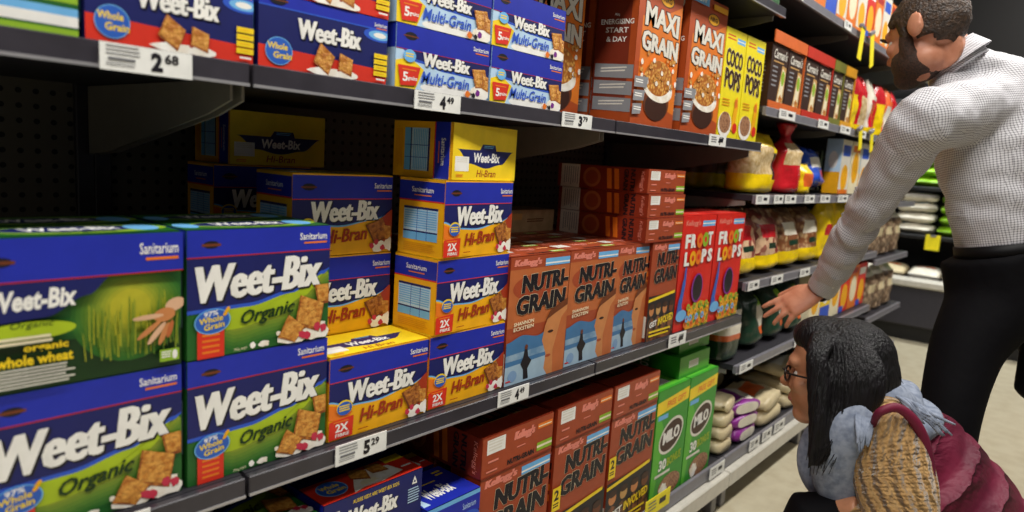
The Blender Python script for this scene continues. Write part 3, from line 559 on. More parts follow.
carton('cereal_box', 'yellow bran cereal box standing alone in front above the 5.29 price tag', GH, 'hibran', .636, .852, zB, h=hh, d=.112)
for k, s in enumerate(('hidden bottom box', 'middle box', 'top box')): carton('cereal_box', f'yellow bran cereal box, {s} behind the lone front yellow box', GH, 'hibran', .637 - .002 * k, .852 - .002 * k, zB + (hh + .001) * k, h=hh, d=.115, y=1.032)
for k, (s, yw) in enumerate((('bottom box', 0), ('second box up', 2.5), ('third box up', 5))): carton('cereal_box', f'yellow bran cereal box, {s} in the stack beside the brown boxes', GH, 'hibran', .858 + .003 * k, 1.071 + .002 * k, zB + (hh + .001) * k, h=hh, d=.115, y=.917, yaw=yw)
carton('cereal_box', 'yellow bran cereal box lying on top of the tall yellow stack', GH, 'hibran', .866, 1.076, zB + (hh + .001) * 3, h=hh, d=.105, y=.922, yaw=7, lay=True)
GD = 'yellow bran cereal boxes in the shade at the back'
for k, s in enumerate(('bottom', 'middle', 'top')): carton('cereal_box', f'bran cereal box in deep shade at the back, {s} of the rear stack', GD, 'hibran', .628, .842, zB + (hh + .001) * k, h=hh, d=.11, y=1.3)
carton('cereal_box', 'bran cereal box lying on the rear stack in deep shade', GD, 'hibran', .655, .868, zB + (hh + .001) * 3, h=hh, d=.105, y=1.29, lay=True)
GN = 'brown cereal boxes standing on the middle shelf'
cols = [(1.075, 1.287, 'nutri', 'first standing column'), (1.294, 1.503, 'nutri', 'second standing column'), (1.508, 1.668, 'nutri', 'third standing column'), (1.673, 1.832, 'nutri_alt', 'fourth standing column')]
ordn = ['front', 'second', 'third', 'fourth', 'fifth']
for ci, (a, b, dsg, nm) in enumerate(cols):
    for r in range(5):
        lab = f'brown cereal box with surfer picture, front of the {nm}' if r == 0 and ci < 3 else ('brown cereal box with a dark picture of people, beside the red boxes' if r == 0 else f'brown cereal box standing {ordn[r]} from the front in the {nm}')
        carton('cereal_box', lab, GN, dsg, a, b, zB, h=.2825, d=.083, y=.915 + .0845 * r + .004 * ((ci * 7 + r * 3) % 3))
for k, s in enumerate(('bottom', 'middle', 'top')): carton('cereal_box', f'brown cereal box lying on the standing brown boxes, {s} of three', 'brown cereal boxes lying in a stack of three', 'nutri', 1.622 + .004 * (k % 2), 1.832 + .004 * (k % 2), zB + .2835 + .0665 * k, h=.3, d=.066, y=.912 + .004 * k, lay=True)
carton('shipping_carton', 'plain cardboard carton lying in the shade behind the brown boxes', None, 'shipper', 1.39, 1.615, zB + .2835, h=.062, d=.1, y=1.22, cat='carton')
for k, (a, b, s) in enumerate(((1.84, 2.066, 'left'), (2.073, 2.298, 'right'))):
    carton('cereal_box', f'bright red cereal box with coloured rings, {s} one of two in front', 'red cereal boxes', 'froot', a, b, zB, h=.353, d=.075)
    carton('cereal_box', f'bright red cereal box hidden behind the {s} red box, its top showing', 'red cereal boxes', 'froot', a - .004, b - .004, zB, h=.353, d=.075, y=.998)

# ------------------------------------------------------------------ bottom shelf
zC = -1.0295
carton('cereal_box', 'navy cereal box standing under the flat box with the biscuit picture', None, 'kids', .635, .85, zC, h=.335, d=.1)
carton('cereal_box', 'navy cereal box lying flat with biscuits pictured on top, bottom shelf', None, 'flat', .632, .853, zC + .3365, h=.092, d=.32)
carton('cereal_box', 'royal blue cereal box with white lettering on its narrow top, bottom shelf', None, 'kids', .862, 1.012, zC, h=.338, d=.13, y=.905)
carton('cereal_box', 'navy cereal box in the shade behind the royal blue box', None, 'flat', .862, 1.012, zC, h=.338, d=.3, y=1.05)
carton('cereal_box', 'green cereal box standing on the bottom shelf under a flat green box', None, 'organic', .395, .625, zC, h=.335, d=.1)
carton('cereal_box', 'green cereal box lying flat left of the flat navy box', None, 'organic_flat', .395, .622, zC + .3365, h=.085, d=.25)
GC = 'large brown cereal boxes on the bottom shelf'
for (a, b, s) in ((1.022, 1.268, 'left'), (1.285, 1.528, 'middle'), (1.54, 1.785, 'right')):
    for r, rr in ((0, 'front'), (1, 'second')): carton('cereal_box', f'large brown cereal box standing on the bottom shelf, {s} column, {rr} row', GC, 'nutri_promo', a, b, zC, h=.345, d=.09, y=.915 + .16 * r)
    carton('cereal_box', f'large brown cereal box lying on the {s} large standing one', GC, 'nutri_alt', a - .003, b - .003, zC + .3465, h=.345, d=.092, y=.912, lay=True)
    carton('cereal_box', f'large brown cereal box lying in shade behind the {s} lying brown box', GC, 'nutri_alt', a, b, zC + .3465, h=.2, d=.092, y=1.265, lay=True)
GL = 'green malt cereal boxes'
carton('cereal_box', 'green cereal box with yellow band standing next to the large brown boxes', GL, 'milo', 1.795, 2.0, zC, h=.365, d=.09)
carton('cereal_box', 'green cereal box with yellow band beside the rice packs', GL, 'milo', 2.006, 2.212, zC, h=.365, d=.09)
carton('cereal_box', 'green cereal box lying on the standing green boxes, lower of two', GL, 'milo', 1.955, 2.17, zC + .3665, h=.36, d=.07, y=.935, lay=True)
carton('cereal_box', 'green cereal box lying under the mid shelf, upper of two', GL, 'milo', 1.98, 2.2, zC + .4375, h=.36, d=.06, y=.955, lay=True)
for x in (1.795, 2.006): carton('cereal_box', 'green cereal box standing in the second row behind the ' + ('first' if x < 1.9 else 'last') + ' green box', GL, 'milo', x, x + .205, zC, h=.365, d=.09, y=1.15)
# ------------------------------------------------------------------ bags
mat('nuts', 'c9a87a', col2='7a4a2c', scale=45, kind='voronoi', bump=.5, bscale=45, rough=.3)
mat('fruit_mix', 'd8b490', col2='8a3a34', scale=35, kind='speckle', bump=.5, bscale=40, rough=.3)
mat('oats', 'd9c39a', col2='b8985e', scale=60, bump=.4, rough=.35)
mat('film_yellow', 'f2cf12', rough=.25, bump=.5, bscale=25); mat('film_red', 'c9202a', rough=.22, bump=.6, bscale=25); mat('film_blue', '2348b4', rough=.22, bump=.6, bscale=25)
mat('film_green', '1e3a2a', rough=.28, bump=.6, bscale=22); mat('film_white', 'e6dfcd', rough=.3, bump=.5, bscale=25); mat('film_cream', 'd9c8a0', rough=.35, bump=.5, bscale=22)
mat('film_purple', '8a2f8c', rough=.3, bump=.5, bscale=25); mat('film_orange', 'e0642a', rough=.3, bump=.5, bscale=25); mat('film_brown', '7a5430', col2='4a3018', rough=.35, bump=.6, bscale=25); mat('film_dark', '1c1a24', rough=.25, bump=.5, bscale=25)
mat('film_lime', '86b81e', rough=.3, bump=.4); mat('film_sky', '7fb6e0', rough=.3, bump=.4); mat('mushroom', 'b59c80', col2='5c4634', scale=30, kind='voronoi', bump=.6, bscale=40)
def bag_geo(w, d, h, seed, crimp=.12, knot=False):
    nu, nv = 28, 22; vs = []; off = V3((seed * 3.1, seed * 1.7, 0))
    for j in range(nv + 1):
        t = j / nv
        if knot:
            hw = .5 * (1 - .0 * t) if t < .6 else .5 * max(.16, 1 - (t - .6) / .2 * .84) if t < .8 else .5 * (.16 + (t - .8) * 1.8)
            dd = .5 if t < .6 else hw
        else:
            hw = .5 * (.94 + .06 * math.sin(PI * t)); dd = .5 * max(.05, (1 - max(0, (t - (1 - crimp * 2.6)) / (crimp * 2.6)) ** 1.5))
        bot = min(1, t / .07); k = .75 + .25 * math.sqrt(max(0, 1 - (1 - bot) ** 2))
        for i in range(nu):
            a = 2 * PI * i / nu; c, s = math.cos(a), math.sin(a)
            x = w * hw * k * (abs(c) ** .6) * (1 if c > 0 else -1); y = d * dd * k * (abs(s) ** .8) * (1 if s > 0 else -1)
            n = noise.noise(V3((x / .07, y / .07, t * h / .07)) + off) * .012 + noise.noise(V3((x / .03, y / .03, t * h / .03)) + off) * .005
            vs.append(V3((x * (1 + n * 3), y + n * (1 if s > 0 else -1) * (1 if t > .05 else .2), max(0, t * h + n * .3 * (1 if 0 < j < nv else 0)))))
    return vs, nu, nv
def bag(name, label, group, x, y, z, w, d, h, regions, rot=(0, 0, 0), knot=False, seed=1, cat='bag', lying=False):
    """regions: list of (part name, material, u0, u1, v0, v1) on the aisle side, the first one is the whole bag"""
    vs, nu, nv = bag_geo(w, d, h, seed, knot=knot)
    if lying: vs = [V3((v.x, v.z - h / 2, -v.y + d / 2)) for v in vs]
    t = thing(name, label, cat, (x, y, z + (d if not lying else 0) * .5 * abs(math.sin(rot[0]))), rot, group)
    F = {}
    for j in range(nv):
        for i in range(nu):
            ang = 2 * PI * (i + .5) / nu; u = .5 + .5 * math.cos(ang); v = (j + .5) / nv; front = math.sin(ang) < 0; part = 0
            for ri, r in enumerate(regions[1:], 1):
                if r[4] <= v <= r[5] and r[2] <= u <= r[3] and (front or r[2] <= 0): part = ri
            F.setdefault(part, []).append((j * nu + i, j * nu + (i + 1) % nu, (j + 1) * nu + (i + 1) % nu, (j + 1) * nu + i))
    F.setdefault(0, []).extend([tuple(range(nu))[::-1], tuple(range(nv * nu, (nv + 1) * nu))])
    for part, fs in F.items():
        used = sorted({k for f in fs for k in f}); mp = {k: n for n, k in enumerate(used)}
        link(regions[part][0], mesh(regions[part][0], [vs[k] for k in used], [tuple(mp[k] for k in f) for f in fs], [regions[part][1]], smooth=True), t)
    return t
z1, z2, z3, z4, z5 = .6395, .2295, -.0695, -.3735, -.6735
# top far shelf: upright packets
kinds = ['yellow_snack', 'white_snack', 'orange_snack', 'yellow_snack', 'white_snack', 'orange_snack', 'white_snack', 'red_snack', 'orange_snack', 'white_snack', 'orange_snack', 'red_snack', 'orange_snack']
cn = {'yellow_snack': 'yellow and blue', 'white_snack': 'white', 'orange_snack': 'orange', 'red_snack': 'red'}
ordi = ['first', 'second', 'third', 'fourth', 'fifth', 'sixth', 'seventh', 'eighth', 'ninth', 'tenth', 'eleventh', 'twelfth', 'thirteenth']
for i, k in enumerate(kinds): carton('snack_box', f'{cn[k]} snack box on the far top shelf, {ordi[i]} from the left', 'snack boxes on the far top shelf', k, 2.42 + .142 * i, 2.555 + .142 * i, z1, h=.24 - .01 * (i % 3), d=.06, cat='snack box')
# brown boxes in shelf trays
mat('tray_orange', 'd9692c'); mat('tray_red', 'c4301f'); mat('tray_olive', '7a7a30'); mat('tray_gold', 'e2a020')
for i, (a, b, m, s) in enumerate(((2.4, 2.735, 'tray_orange', 'orange'), (2.745, 3.085, 'tray_red', 'red'), (3.095, 3.25, 'tray_olive', 'olive green'), (3.26, 3.42, 'tray_gold', 'golden'))):
    w = b - a; t = thing('display_tray', f'{s} display tray around the dark brown boxes on the far shelf', 'display tray', (a, .93, z2), group='display trays')
    link('base', boxes_mesh('tray_base', [(0, w, -.006, .16, -.0005, .002)], m), t); link('front_lip', box_mesh('lip', 0, w, -.008, -.005, 0, .025, m), t); link('header', box_mesh('header', 0, w, -.008, -.004, .222, .262, m), t)
    for k, xx in enumerate((w - .002,)): link('side_wall', box_mesh('sw', xx, xx + .002, -.006, .16, .0, .26, m), t)
for i in range(6): carton('muesli_box', f'dark brown muesli box in a display tray, {ordi[i]} from the left', 'dark brown muesli boxes', 'carman', (2.405, 2.57, 2.75, 2.92, 3.1, 3.265)[i], (2.562, 2.728, 2.912, 3.08, 3.245, 3.415)[i], z2 + .0025, h=.218, d=.07, y=.93, cat='muesli box')
for i, (c, c2) in enumerate((('film_red', 'film_yellow'), ('film_red', 'oats'), ('film_white', 'film_red'), ('film_red', 'film_yellow'), ('film_orange', 'film_white'), ('film_red', 'film_yellow'))):
    bag('snack_bag', f'{"red" if c == "film_red" else "white" if c == "film_white" else "orange"} snack bag beyond the brown muesli boxes, {ordi[i]} from the left', 'snack bags beyond the brown boxes', 3.53 + .17 * i, .985, z2, .155, .08, .27, [('bag_body', c), ('printed_panel', c2, .15, .85, .15, .62), ('bottom_band', 'film_yellow', 0, 1, .04, .14)], seed=i + 2, rot=(0, 0, .1 * (i % 3 - 1)))
# third far shelf
for i, x in enumerate((2.52, 2.73, 2.94)): bag('oat_bag', f'shaded brown bag behind the yellow oat bag, {ordi[i]} from the left', 'brown bags in the shade', x, 1.22, z3, .19, .11, .185, [('bag_body', 'film_brown'), ('bottom_band', 'film_yellow', 0, 1, 0, .3)], seed=i + 9)
bag('oat_bag', 'bright yellow oat bag with clear window beside the knotted red bag', None, 2.47, .985, z3, .28, .12, .215, [('bag_body', 'film_yellow'), ('clear_window', 'oats', .0, .6, .3, .75), ('label_print', 'film_dark', .66, .85, .25, .7)], seed=4)
bag('nut_bag', 'red bag with a knotted top next to the yellow oat bag', None, 2.78, .985, z3, .2, .12, .27, [('bag_body', 'film_red'), ('clear_window', 'oats', .1, .95, .42, .72)], seed=5, knot=True)
bag('snack_bag', 'small yellow and red bag between the knotted bag and the blue bag', None, 2.95, .96, z3, .13, .07, .12, [('bag_body', 'film_yellow'), ('printed_panel', 'film_orange', .2, .8, .25, .7)], seed=6)
bag('rice_bag', 'shiny blue bag leaning back on the far shelf', None, 3.17, .99, z3, .27, .12, .2, [('bag_body', 'film_blue'), ('printed_panel', 'film_white', .3, .75, .35, .6), ('logo_print', 'film_red', .6, .95, .1, .3)], seed=7, rot=(-.4, 0, .1))
bag('snack_bag', 'dark glossy bag standing behind the blue bag', None, 3.08, 1.16, z3, .26, .12, .24, [('bag_body', 'film_dark'), ('printed_panel', 'film_dark', .3, .7, .3, .7)], seed=8)
for i in range(4): carton('snack_box', f'{"white and gold" if i % 2 == 0 else "cream"} box right of the blue bag, {ordi[i]} from the left', 'boxes right of the blue bag', 'white_snack' if i % 2 == 0 else 'cream_snack', 3.38 + .165 * i, 3.53 + .165 * i, z3 + (0 if 3.53 + .165 * i < 4.14 else -.0), h=.25, d=.07, y=.93, cat='snack box')
# fourth far shelf: nuts and fruit
for i, (x, c, w) in enumerate(((2.41, 'fruit_mix', .22), (2.64, 'fruit_mix', .22), (2.87, 'nuts', .22), (3.12, 'nuts', .24))):
    bag('nut_bag', f'clear bag of {"dried fruit" if c == "fruit_mix" else "nuts"} above the man\'s hand, {ordi[i]} from the left', 'clear bags with yellow bottoms', x, .98, z4, w, .12, .235, [('bag_body', c), ('bottom_band', 'film_yellow', 0, 1, 0, .22), ('round_sticker', 'film_green', .4, .58, .3, .42), ('printed_panel', 'film_red' if i < 2 else 'film_white', .2, .6, .52, .72)], seed=i + 20, rot=(-.15, 0, 0))
for i, x in enumerate((2.55, 2.85, 3.1)): bag('nut_bag', f'shaded bag of nuts behind the clear bags, {ordi[i]} from the left', 'nut bags in the shade', x, 1.16, z4, .25, .1, .26, [('bag_body', 'nuts'), ('printed_panel', 'film_brown', .2, .8, .3, .7)], seed=i + 30)
for i, x in enumerate((3.36, 3.58, 3.8, 4.0)): bag('snack_bag', f'bright yellow snack bag beside the man\'s sleeve, {ordi[i]} from the left', 'yellow snack bags', x, .98, z4, .2, .09, .275, [('bag_body', 'film_yellow'), ('printed_panel', 'film_red', .3, .7, .4, .6)], seed=i + 40)
# fifth far shelf: green bags
bag('coffee_bag', 'dark green bag with white and orange label beside the lying green boxes', None, 2.36, .98, z5, .16, .1, .235, [('bag_body', 'film_green'), ('label_print', 'film_white', .0, .9, .4, .75), ('label_band', 'film_orange', .0, .9, .3, .4)], seed=50)
for i, x in enumerate((2.62, 2.84, 3.06)):
    bag('coffee_bag', f'dark green bag with white label under the man\'s hand, {ordi[i]} from the left', 'dark green bags', x, .985, z5, .2, .11, .225, [('bag_body', 'film_green'), ('label_print', 'film_white', .45, .8, .25, .62), ('label_band', 'film_orange', .45, .8, .14, .25), ('top_print', 'film_lime', .45, .8, .62, .8)], seed=51 + i, rot=(-.2, 0, .1))
    bag('coffee_bag', f'dark green bag in shade, {ordi[i]} in the second row behind the man\'s hand', 'dark green bags', x - .03, 1.14, z5, .2, .1, .225, [('bag_body', 'film_green'), ('label_print', 'film_green', .3, .7, .3, .7)], seed=61 + i)
for i, (k, s) in enumerate((('cream_snack', 'cream'), ('yellow_snack', 'yellow'), ('cream_snack', 'cream'), ('red_snack', 'red'), ('orange_snack', 'orange'), ('red_snack', 'red'))): carton('snack_box', f'{s} box below the man\'s wrist, {ordi[i]} from the left of the row', 'boxes below the wrist', k, 3.19 + .157 * i, 3.34 + .157 * i, z5, h=.23, d=.06, y=.93, cat='snack box')
# bottom far shelf: rice and flour
zc = zC + .0005
for i in range(4): bag('rice_pack', f'cream rice pack in the stack beside the green boxes, {ordi[i]} from the bottom', 'rice packs beside the green boxes', 2.37, 1.02, zc + .052 * i, .13, .053, .2, [('bag_body', 'film_cream'), ('label_print', 'film_purple' if i == 3 else 'film_white', .3, .9, .3, .8)], seed=70 + i, lying=True, rot=(0, 0, .06 * i))
for i in range(3): bag('rice_pack', f'purple and white rice pack near the base rail, {ordi[i]} from the bottom', 'purple rice packs', 2.56, 1.01, zc + .054 * i, .2, .054, .19, [('bag_body', 'film_white'), ('label_print', 'film_purple', .0, .62, .2, .85), ('end_print', 'film_purple', 0, 1, .0, .12)], seed=80 + i, lying=True, rot=(0, 0, -.12 * i))
for i in range(2): bag('flour_bag', f'white bag with orange print on the bottom shelf, {"lower" if i == 0 else "upper"} of two', 'white bags with orange print', 2.83, 1.02, zc + .062 * i, .25, .062, .21, [('bag_body', 'film_cream'), ('label_print', 'film_orange', .2, .75, .3, .7)], seed=85 + i, lying=True, rot=(0, 0, .1 * i))
for i in range(3): bag('flour_bag', f'long cream bag at the back of the bottom shelf, {ordi[i]} from the bottom', 'long cream bags', 2.75, 1.28, zc + .075 * i, .34, .075, .24, [('bag_body', 'film_cream'), ('label_print', 'oats', .2, .7, .3, .8)], seed=90 + i, lying=True, rot=(0, 0, .08 * i - .05))
for i in range(3): bag('flour_bag', f'pale yellow bag before the woman\'s face, {ordi[i]} from the bottom', 'pale yellow bags', 3.14, 1.04, zc + .066 * i, .26, .067, .24, [('bag_body', 'film_cream'), ('label_print', 'film_white', .2, .8, .3, .7)], seed=95 + i, lying=True, rot=(0, 0, .1 * i))
for i in range(3): bag('flour_bag', f'brown bag behind the pale yellow bags, {ordi[i]} from the bottom', 'brown bags', 3.2, 1.33, zc + .07 * i, .3, .07, .22, [('bag_body', 'film_brown'), ('label_print', 'film_red', .2, .8, .3, .7)], seed=99 + i, lying=True)
for i in range(3): bag('flour_bag', f'cream bag on the base beyond the woman\'s face, {ordi[i]} from the left', 'cream bags far along', 3.5 + .3 * i, 1.03, zc, .26, .12, .2, [('bag_body', 'film_cream'), ('label_print', 'film_white', .2, .8, .3, .7)], seed=103 + i)
# last bay: mushroom-brown bags
for zz, s in ((-.755, 'lower'), (-.425, 'middle'), (-.105, 'upper')):
    for i in range(3): bag('dried_food_bag', f'brown dried food bag, {s} shelf of last bay, {ordi[i]} from left', 'clear bags in the last bay', 4.3 + .23 * i, .985, zz, .21, .12, .26, [('bag_body', 'mushroom'), ('header_card', 'film_white', 0, 1, .8, 1), ('printed_panel', 'film_cream', .25, .75, .45, .62)], seed=110 + i)
# ------------------------------------------------------------------ cold case across the end of the aisle
mat('canopy_dark', '110f0f', rough=.7)
ct = thing('cold_case', 'long dark refrigerated case with white ledge across the end of the aisle', 'refrigerated case', (6, 0, -H))
y0, y1 = -3, 2.6
link('kick_base', box_mesh('kick', .05, .9, y0, y1, 0, .12, 'black_plastic'), ct)
link('front_panel', box_mesh('fp', 0, .9, y0, y1, .12, .43, 'case_grey', .01), ct)
link('white_ledge', box_mesh('ledge', -.04, .12, y0, y1, .43, .49, 'ledge_white', .012), ct)
link('well_floor', box_mesh('well', .12, .9, y0, y1, .43, .46, 'rail_grey'), ct)
for z in (.82, 1.2, 1.55): link('shelf', box_mesh('cs', .22, .9, y0, y1, z - .03, z, 'black_plastic', .004), ct)
link('back_wall', box_mesh('bw', .88, .92, y0, y1, .43, 2.7, 'black_plastic'), ct)
link('canopy', box_mesh('canopy', .1, .92, y0, y1, 1.95, 2.75, 'canopy_dark', .03), ct)
link('canopy_trim', box_mesh('canopy_trim', .08, .12, y0, y1, 1.92, 2.0, 'case_grey', .004), ct)
def pack_stack(base, label, group, m, x, y, z, w, n, hh):
    for i in range(n): bag(base, f'{label}, {ordi[i]} from the bottom', group, x, y, z + hh * i, w, hh, .24, [('bag_body', m), ('printed_label', 'film_sky' if m == 'film_white' else 'film_white', .25, .75, .3, .7)], seed=130 + i, lying=True, rot=(0, 0, PI / 2 + .04 * i), cat='pack')
pack_stack('noodle_pack', 'white and blue pack in the near cold case stack', 'white packs in the cold case', 'film_white', 6.36, 1.12, -.4, .28, 4, .085)
pack_stack('noodle_pack', 'white and blue pack in the far cold case stack', 'white packs in the far cold case stack', 'film_white', 6.36, 1.43, -.4, .28, 4, .085)
pack_stack('salad_pack', 'lime green pack behind the man\'s waist', 'green packs in the cold case', 'film_lime', 6.36, .83, -.4, .25, 4, .085)
pack_stack('salad_pack', 'lime green pack under the man\'s arm', 'green packs on the upper cold case shelf', 'film_lime', 6.36, 1.1, -.02, .28, 3, .08)
pack_stack('salad_pack', 'white pack on the upper cold case shelf', 'white packs on the upper cold case shelf', 'film_white', 6.36, .8, -.02, .26, 3, .08)
for i in range(4): bag('cheese_pack', f'cream pack lying in the cold case well, {ordi[i]} from the man', 'packs in the cold case well', 6.3, .75 + .24 * i, -.759, .22, .1, .3, [('bag_body', 'film_white' if i % 2 else 'film_cream'), ('printed_label', 'film_orange', .3, .7, .3, .6)], seed=150 + i, lying=True, rot=(0, 0, PI / 2), cat='pack')
for y, z, s in ((.96, -.4, 'below the white packs'), (.84, -.02, 'beside the lime packs')):
    t = thing('shelf_ticket', 'square yellow ticket on the cold case shelf ' + s, 'ticket', (6.205, y, z), group='yellow tickets on the cold case')
    link('card', box_mesh('card', 0, .004, -.05, .05, -.11, .01, 'tag_yellow', .001), t); link('clip', box_mesh('clip', -.004, .012, -.02, .02, -.005, .012, 'rail_grey'), t)
# ------------------------------------------------------------------ people
mat('skin_man', 'c98a6c', col2='b87658', scale=25, rough=.5, bump=.05, bscale=150); mat('skin_woman', 'bd8260', col2='a8704e', scale=25, rough=.5)
mat('hair_brown', '2a1d14', col2='4a3524', scale=90, rough=.55, bump=.7, bscale=160); mat('beard', '2a1b12', col2='4a2f20', scale=220, rough=.7, bump=.5, bscale=300)
mat('hair_black', '070606', col2='100c10', scale=60, rough=.5, bump=.25, bscale=70, spec=.3)
mat('trouser', '070609', rough=.8, bump=.3, bscale=18, spec=.12); mat('belt', '060507', rough=.55, spec=.2)
mat('vest', '6a1430', col2='561028', scale=12, rough=.6, bump=.25, bscale=25, spec=.3); mat('scarf', '8b93a3', col2='6d7688', scale=70, rough=.9, bump=.2, bscale=60)
mat('lens', 'd9dde0', rough=.05); mat('frame_black', '0c0b0c', rough=.3); mat('lip', '9a4f44'); mat('eye_white', 'e6e0d8'); mat('iris', '23150e')
def vest_mat():
    m = MATS['vest']; N, L, b = nodes(m); uv = N.new('ShaderNodeUVMap')
    w1 = N.new('ShaderNodeTexWave'); w1.wave_type = 'BANDS'; w1.bands_direction = 'Y'; w1.inputs['Scale'].default_value = 4.2; w1.inputs['Distortion'].default_value = 1.2; w1.inputs['Detail'].default_value = 3; w1.inputs['Detail Scale'].default_value = 5; L.new(uv.outputs[0], w1.inputs['Vector'])
    p = N.new('ShaderNodeMath'); p.operation = 'POWER'; p.inputs[1].default_value = .35; L.new(w1.outputs['Fac'], p.inputs[0])
    bp = N.new('ShaderNodeBump'); bp.inputs['Strength'].default_value = 1; bp.inputs['Distance'].default_value = .018; L.new(p.outputs[0], bp.inputs['Height'])
    old = b.inputs['Normal'].links[0].from_node; L.new(bp.outputs['Normal'], old.inputs['Normal'])
vest_mat()
def hair_strands():
    for nm in ('hair_black',):
        m = MATS[nm]; N, L, b = nodes(m); bp = b.inputs['Normal'].links[0].from_node; n = bp.inputs['Height'].links[0].from_node
        mp = N.new('ShaderNodeMapping'); mp.inputs['Scale'].default_value = (1.6, 1.6, .12); tc = N.new('ShaderNodeTexCoord'); L.new(tc.outputs['Object'], mp.inputs['Vector']); L.new(mp.outputs[0], n.inputs['Vector']); n.inputs['Scale'].default_value = 130; bp.inputs['Strength'].default_value = .6
hair_strands()
def shirt_mat():
    m = mat('shirt', 'dcd9dc', rough=.75); N, L, b = nodes(m)
    uv = N.new('ShaderNodeUVMap'); sx = N.new('ShaderNodeSeparateXYZ'); L.new(uv.outputs[0], sx.inputs[0])
    def line(o):
        a = N.new('ShaderNodeMath'); a.operation = 'MULTIPLY'; a.inputs[1].default_value = 1 / .006; L.new(o, a.inputs[0])
        f = N.new('ShaderNodeMath'); f.operation = 'FRACT'; L.new(a.outputs[0], f.inputs[0])
        g = N.new('ShaderNodeMath'); g.operation = 'LESS_THAN'; g.inputs[1].default_value = .36; L.new(f.outputs[0], g.inputs[0]); return g
    a, c = line(sx.outputs['X']), line(sx.outputs['Y'])
    s = N.new('ShaderNodeMath'); s.operation = 'ADD'; L.new(a.outputs[0], s.inputs[0]); L.new(c.outputs[0], s.inputs[1])
    h = N.new('ShaderNodeMath'); h.operation = 'MULTIPLY'; h.inputs[1].default_value = .42; L.new(s.outputs[0], h.inputs[0])
    mx = N.new('ShaderNodeMix'); mx.data_type = 'RGBA'; L.new(h.outputs[0], mx.inputs[0]); mx.inputs[6].default_value = lin('d3d1d4'); mx.inputs[7].default_value = lin('3a3440'); L.new(mx.outputs[2], b.inputs['Base Color'])
    n = N.new('ShaderNodeTexNoise'); n.inputs['Scale'].default_value = 14; tc = N.new('ShaderNodeTexCoord'); L.new(tc.outputs['Object'], n.inputs['Vector'])
    bp = N.new('ShaderNodeBump'); bp.inputs['Strength'].default_value = .35; bp.inputs['Distance'].default_value = .02; L.new(n.outputs['Fac'], bp.inputs['Height']); L.new(bp.outputs['Normal'], b.inputs['Normal'])
shirt_mat()
def knit_mat():
    m = mat('knit', 'b08a55', col2='9a7442', scale=120, rough=.9, sheen=.3); N, L, b = nodes(m)
    uv = N.new('ShaderNodeUVMap')
    w1 = N.new('ShaderNodeTexWave'); w1.wave_type = 'BANDS'; w1.bands_direction = 'X'; w1.inputs['Scale'].default_value = 11; w1.inputs['Distortion'].default_value = 2.2; w1.inputs['Detail Scale'].default_value = 6; L.new(uv.outputs[0], w1.inputs['Vector'])
    w2 = N.new('ShaderNodeTexWave'); w2.wave_type = 'BANDS'; w2.bands_direction = 'Y'; w2.inputs['Scale'].default_value = 45; w2.inputs['Distortion'].default_value = 1.5; L.new(uv.outputs[0], w2.inputs['Vector'])
    a = N.new('ShaderNodeMath'); a.operation = 'ADD'; L.new(w1.outputs['Fac'], a.inputs[0]); h = N.new('ShaderNodeMath'); h.operation = 'MULTIPLY'; h.inputs[1].default_value = .07; L.new(w2.outputs['Fac'], h.inputs[0]); L.new(h.outputs[0], a.inputs[1])
    bp = N.new('ShaderNodeBump'); bp.inputs['Strength'].default_value = 1; bp.inputs['Distance'].default_value = .014; L.new(a.outputs[0], bp.inputs['Height']); L.new(bp.outputs['Normal'], b.inputs['Normal'])
knit_mat()

def ell_geo(c, ax, ay, az, nu=20, nv=12):
    c = V3(c); vs = [c + az]; fs = []
    for j in range(1, nv):
        p = PI * j / nv
        for i in range(nu):
            t = 2 * PI * i / nu; vs.append(c + ax * (math.sin(p) * math.cos(t)) + ay * (math.sin(p) * math.sin(t)) + az * math.cos(p))
    vs.append(c - az)
    for i in range(nu): fs.append((0, 1 + i, 1 + (i + 1) % nu))
    for j in range(nv - 2):
        for i in range(nu): a = 1 + j * nu + i; b = 1 + j * nu + (i + 1) % nu; fs.append((a, a + nu, b + nu, b))
    k = len(vs) - 1; o = 1 + (nv - 2) * nu
    for i in range(nu): fs.append((k, o + (i + 1) % nu, o + i))
    return vs, fs
def loft_geo(rings, n=20, caps=True):
    """rings: (centre, half-axis u, half-axis v)"""
    vs, fs, uv = [], [], []
    L = 0
    for j, (c, u, v) in enumerate(rings):
        c = V3(c)
        if j: L += (c - V3(rings[j - 1][0])).length
        for i in range(n):
            t = 2 * PI * i / n; vs.append(c + u * math.cos(t) + v * math.sin(t)); uv.append((i / n * PI * (u.length + v.length), L))
    for j in range(len(rings) - 1):
        for i in range(n): a = j * n + i; b = j * n + (i + 1) % n; fs.append((a, b, b + n, a + n))
    if caps: fs += [tuple(range(n))[::-1], tuple(range((len(rings) - 1) * n, len(rings) * n))]
    return vs, fs
def smooth_path(P, k=5):
    """Catmull-Rom through tuples (Vector, *floats)"""
    Q = []
    g = lambda i: P[min(max(i, 0), len(P) - 1)]
    for i in range(len(P) - 1):
        for s in range(k):
            t = s / k; r = []
            for a, b, c, d in zip(g(i - 1), g(i), g(i + 1), g(i + 2)):
                r.append(((b * 2) + (c - a) * t + (a * 2 - b * 5 + c * 4 - d) * t * t + (b * 3 - a - c * 3 + d) * t * t * t) * .5)
            Q.append(tuple(r))
    return Q + [P[-1]]
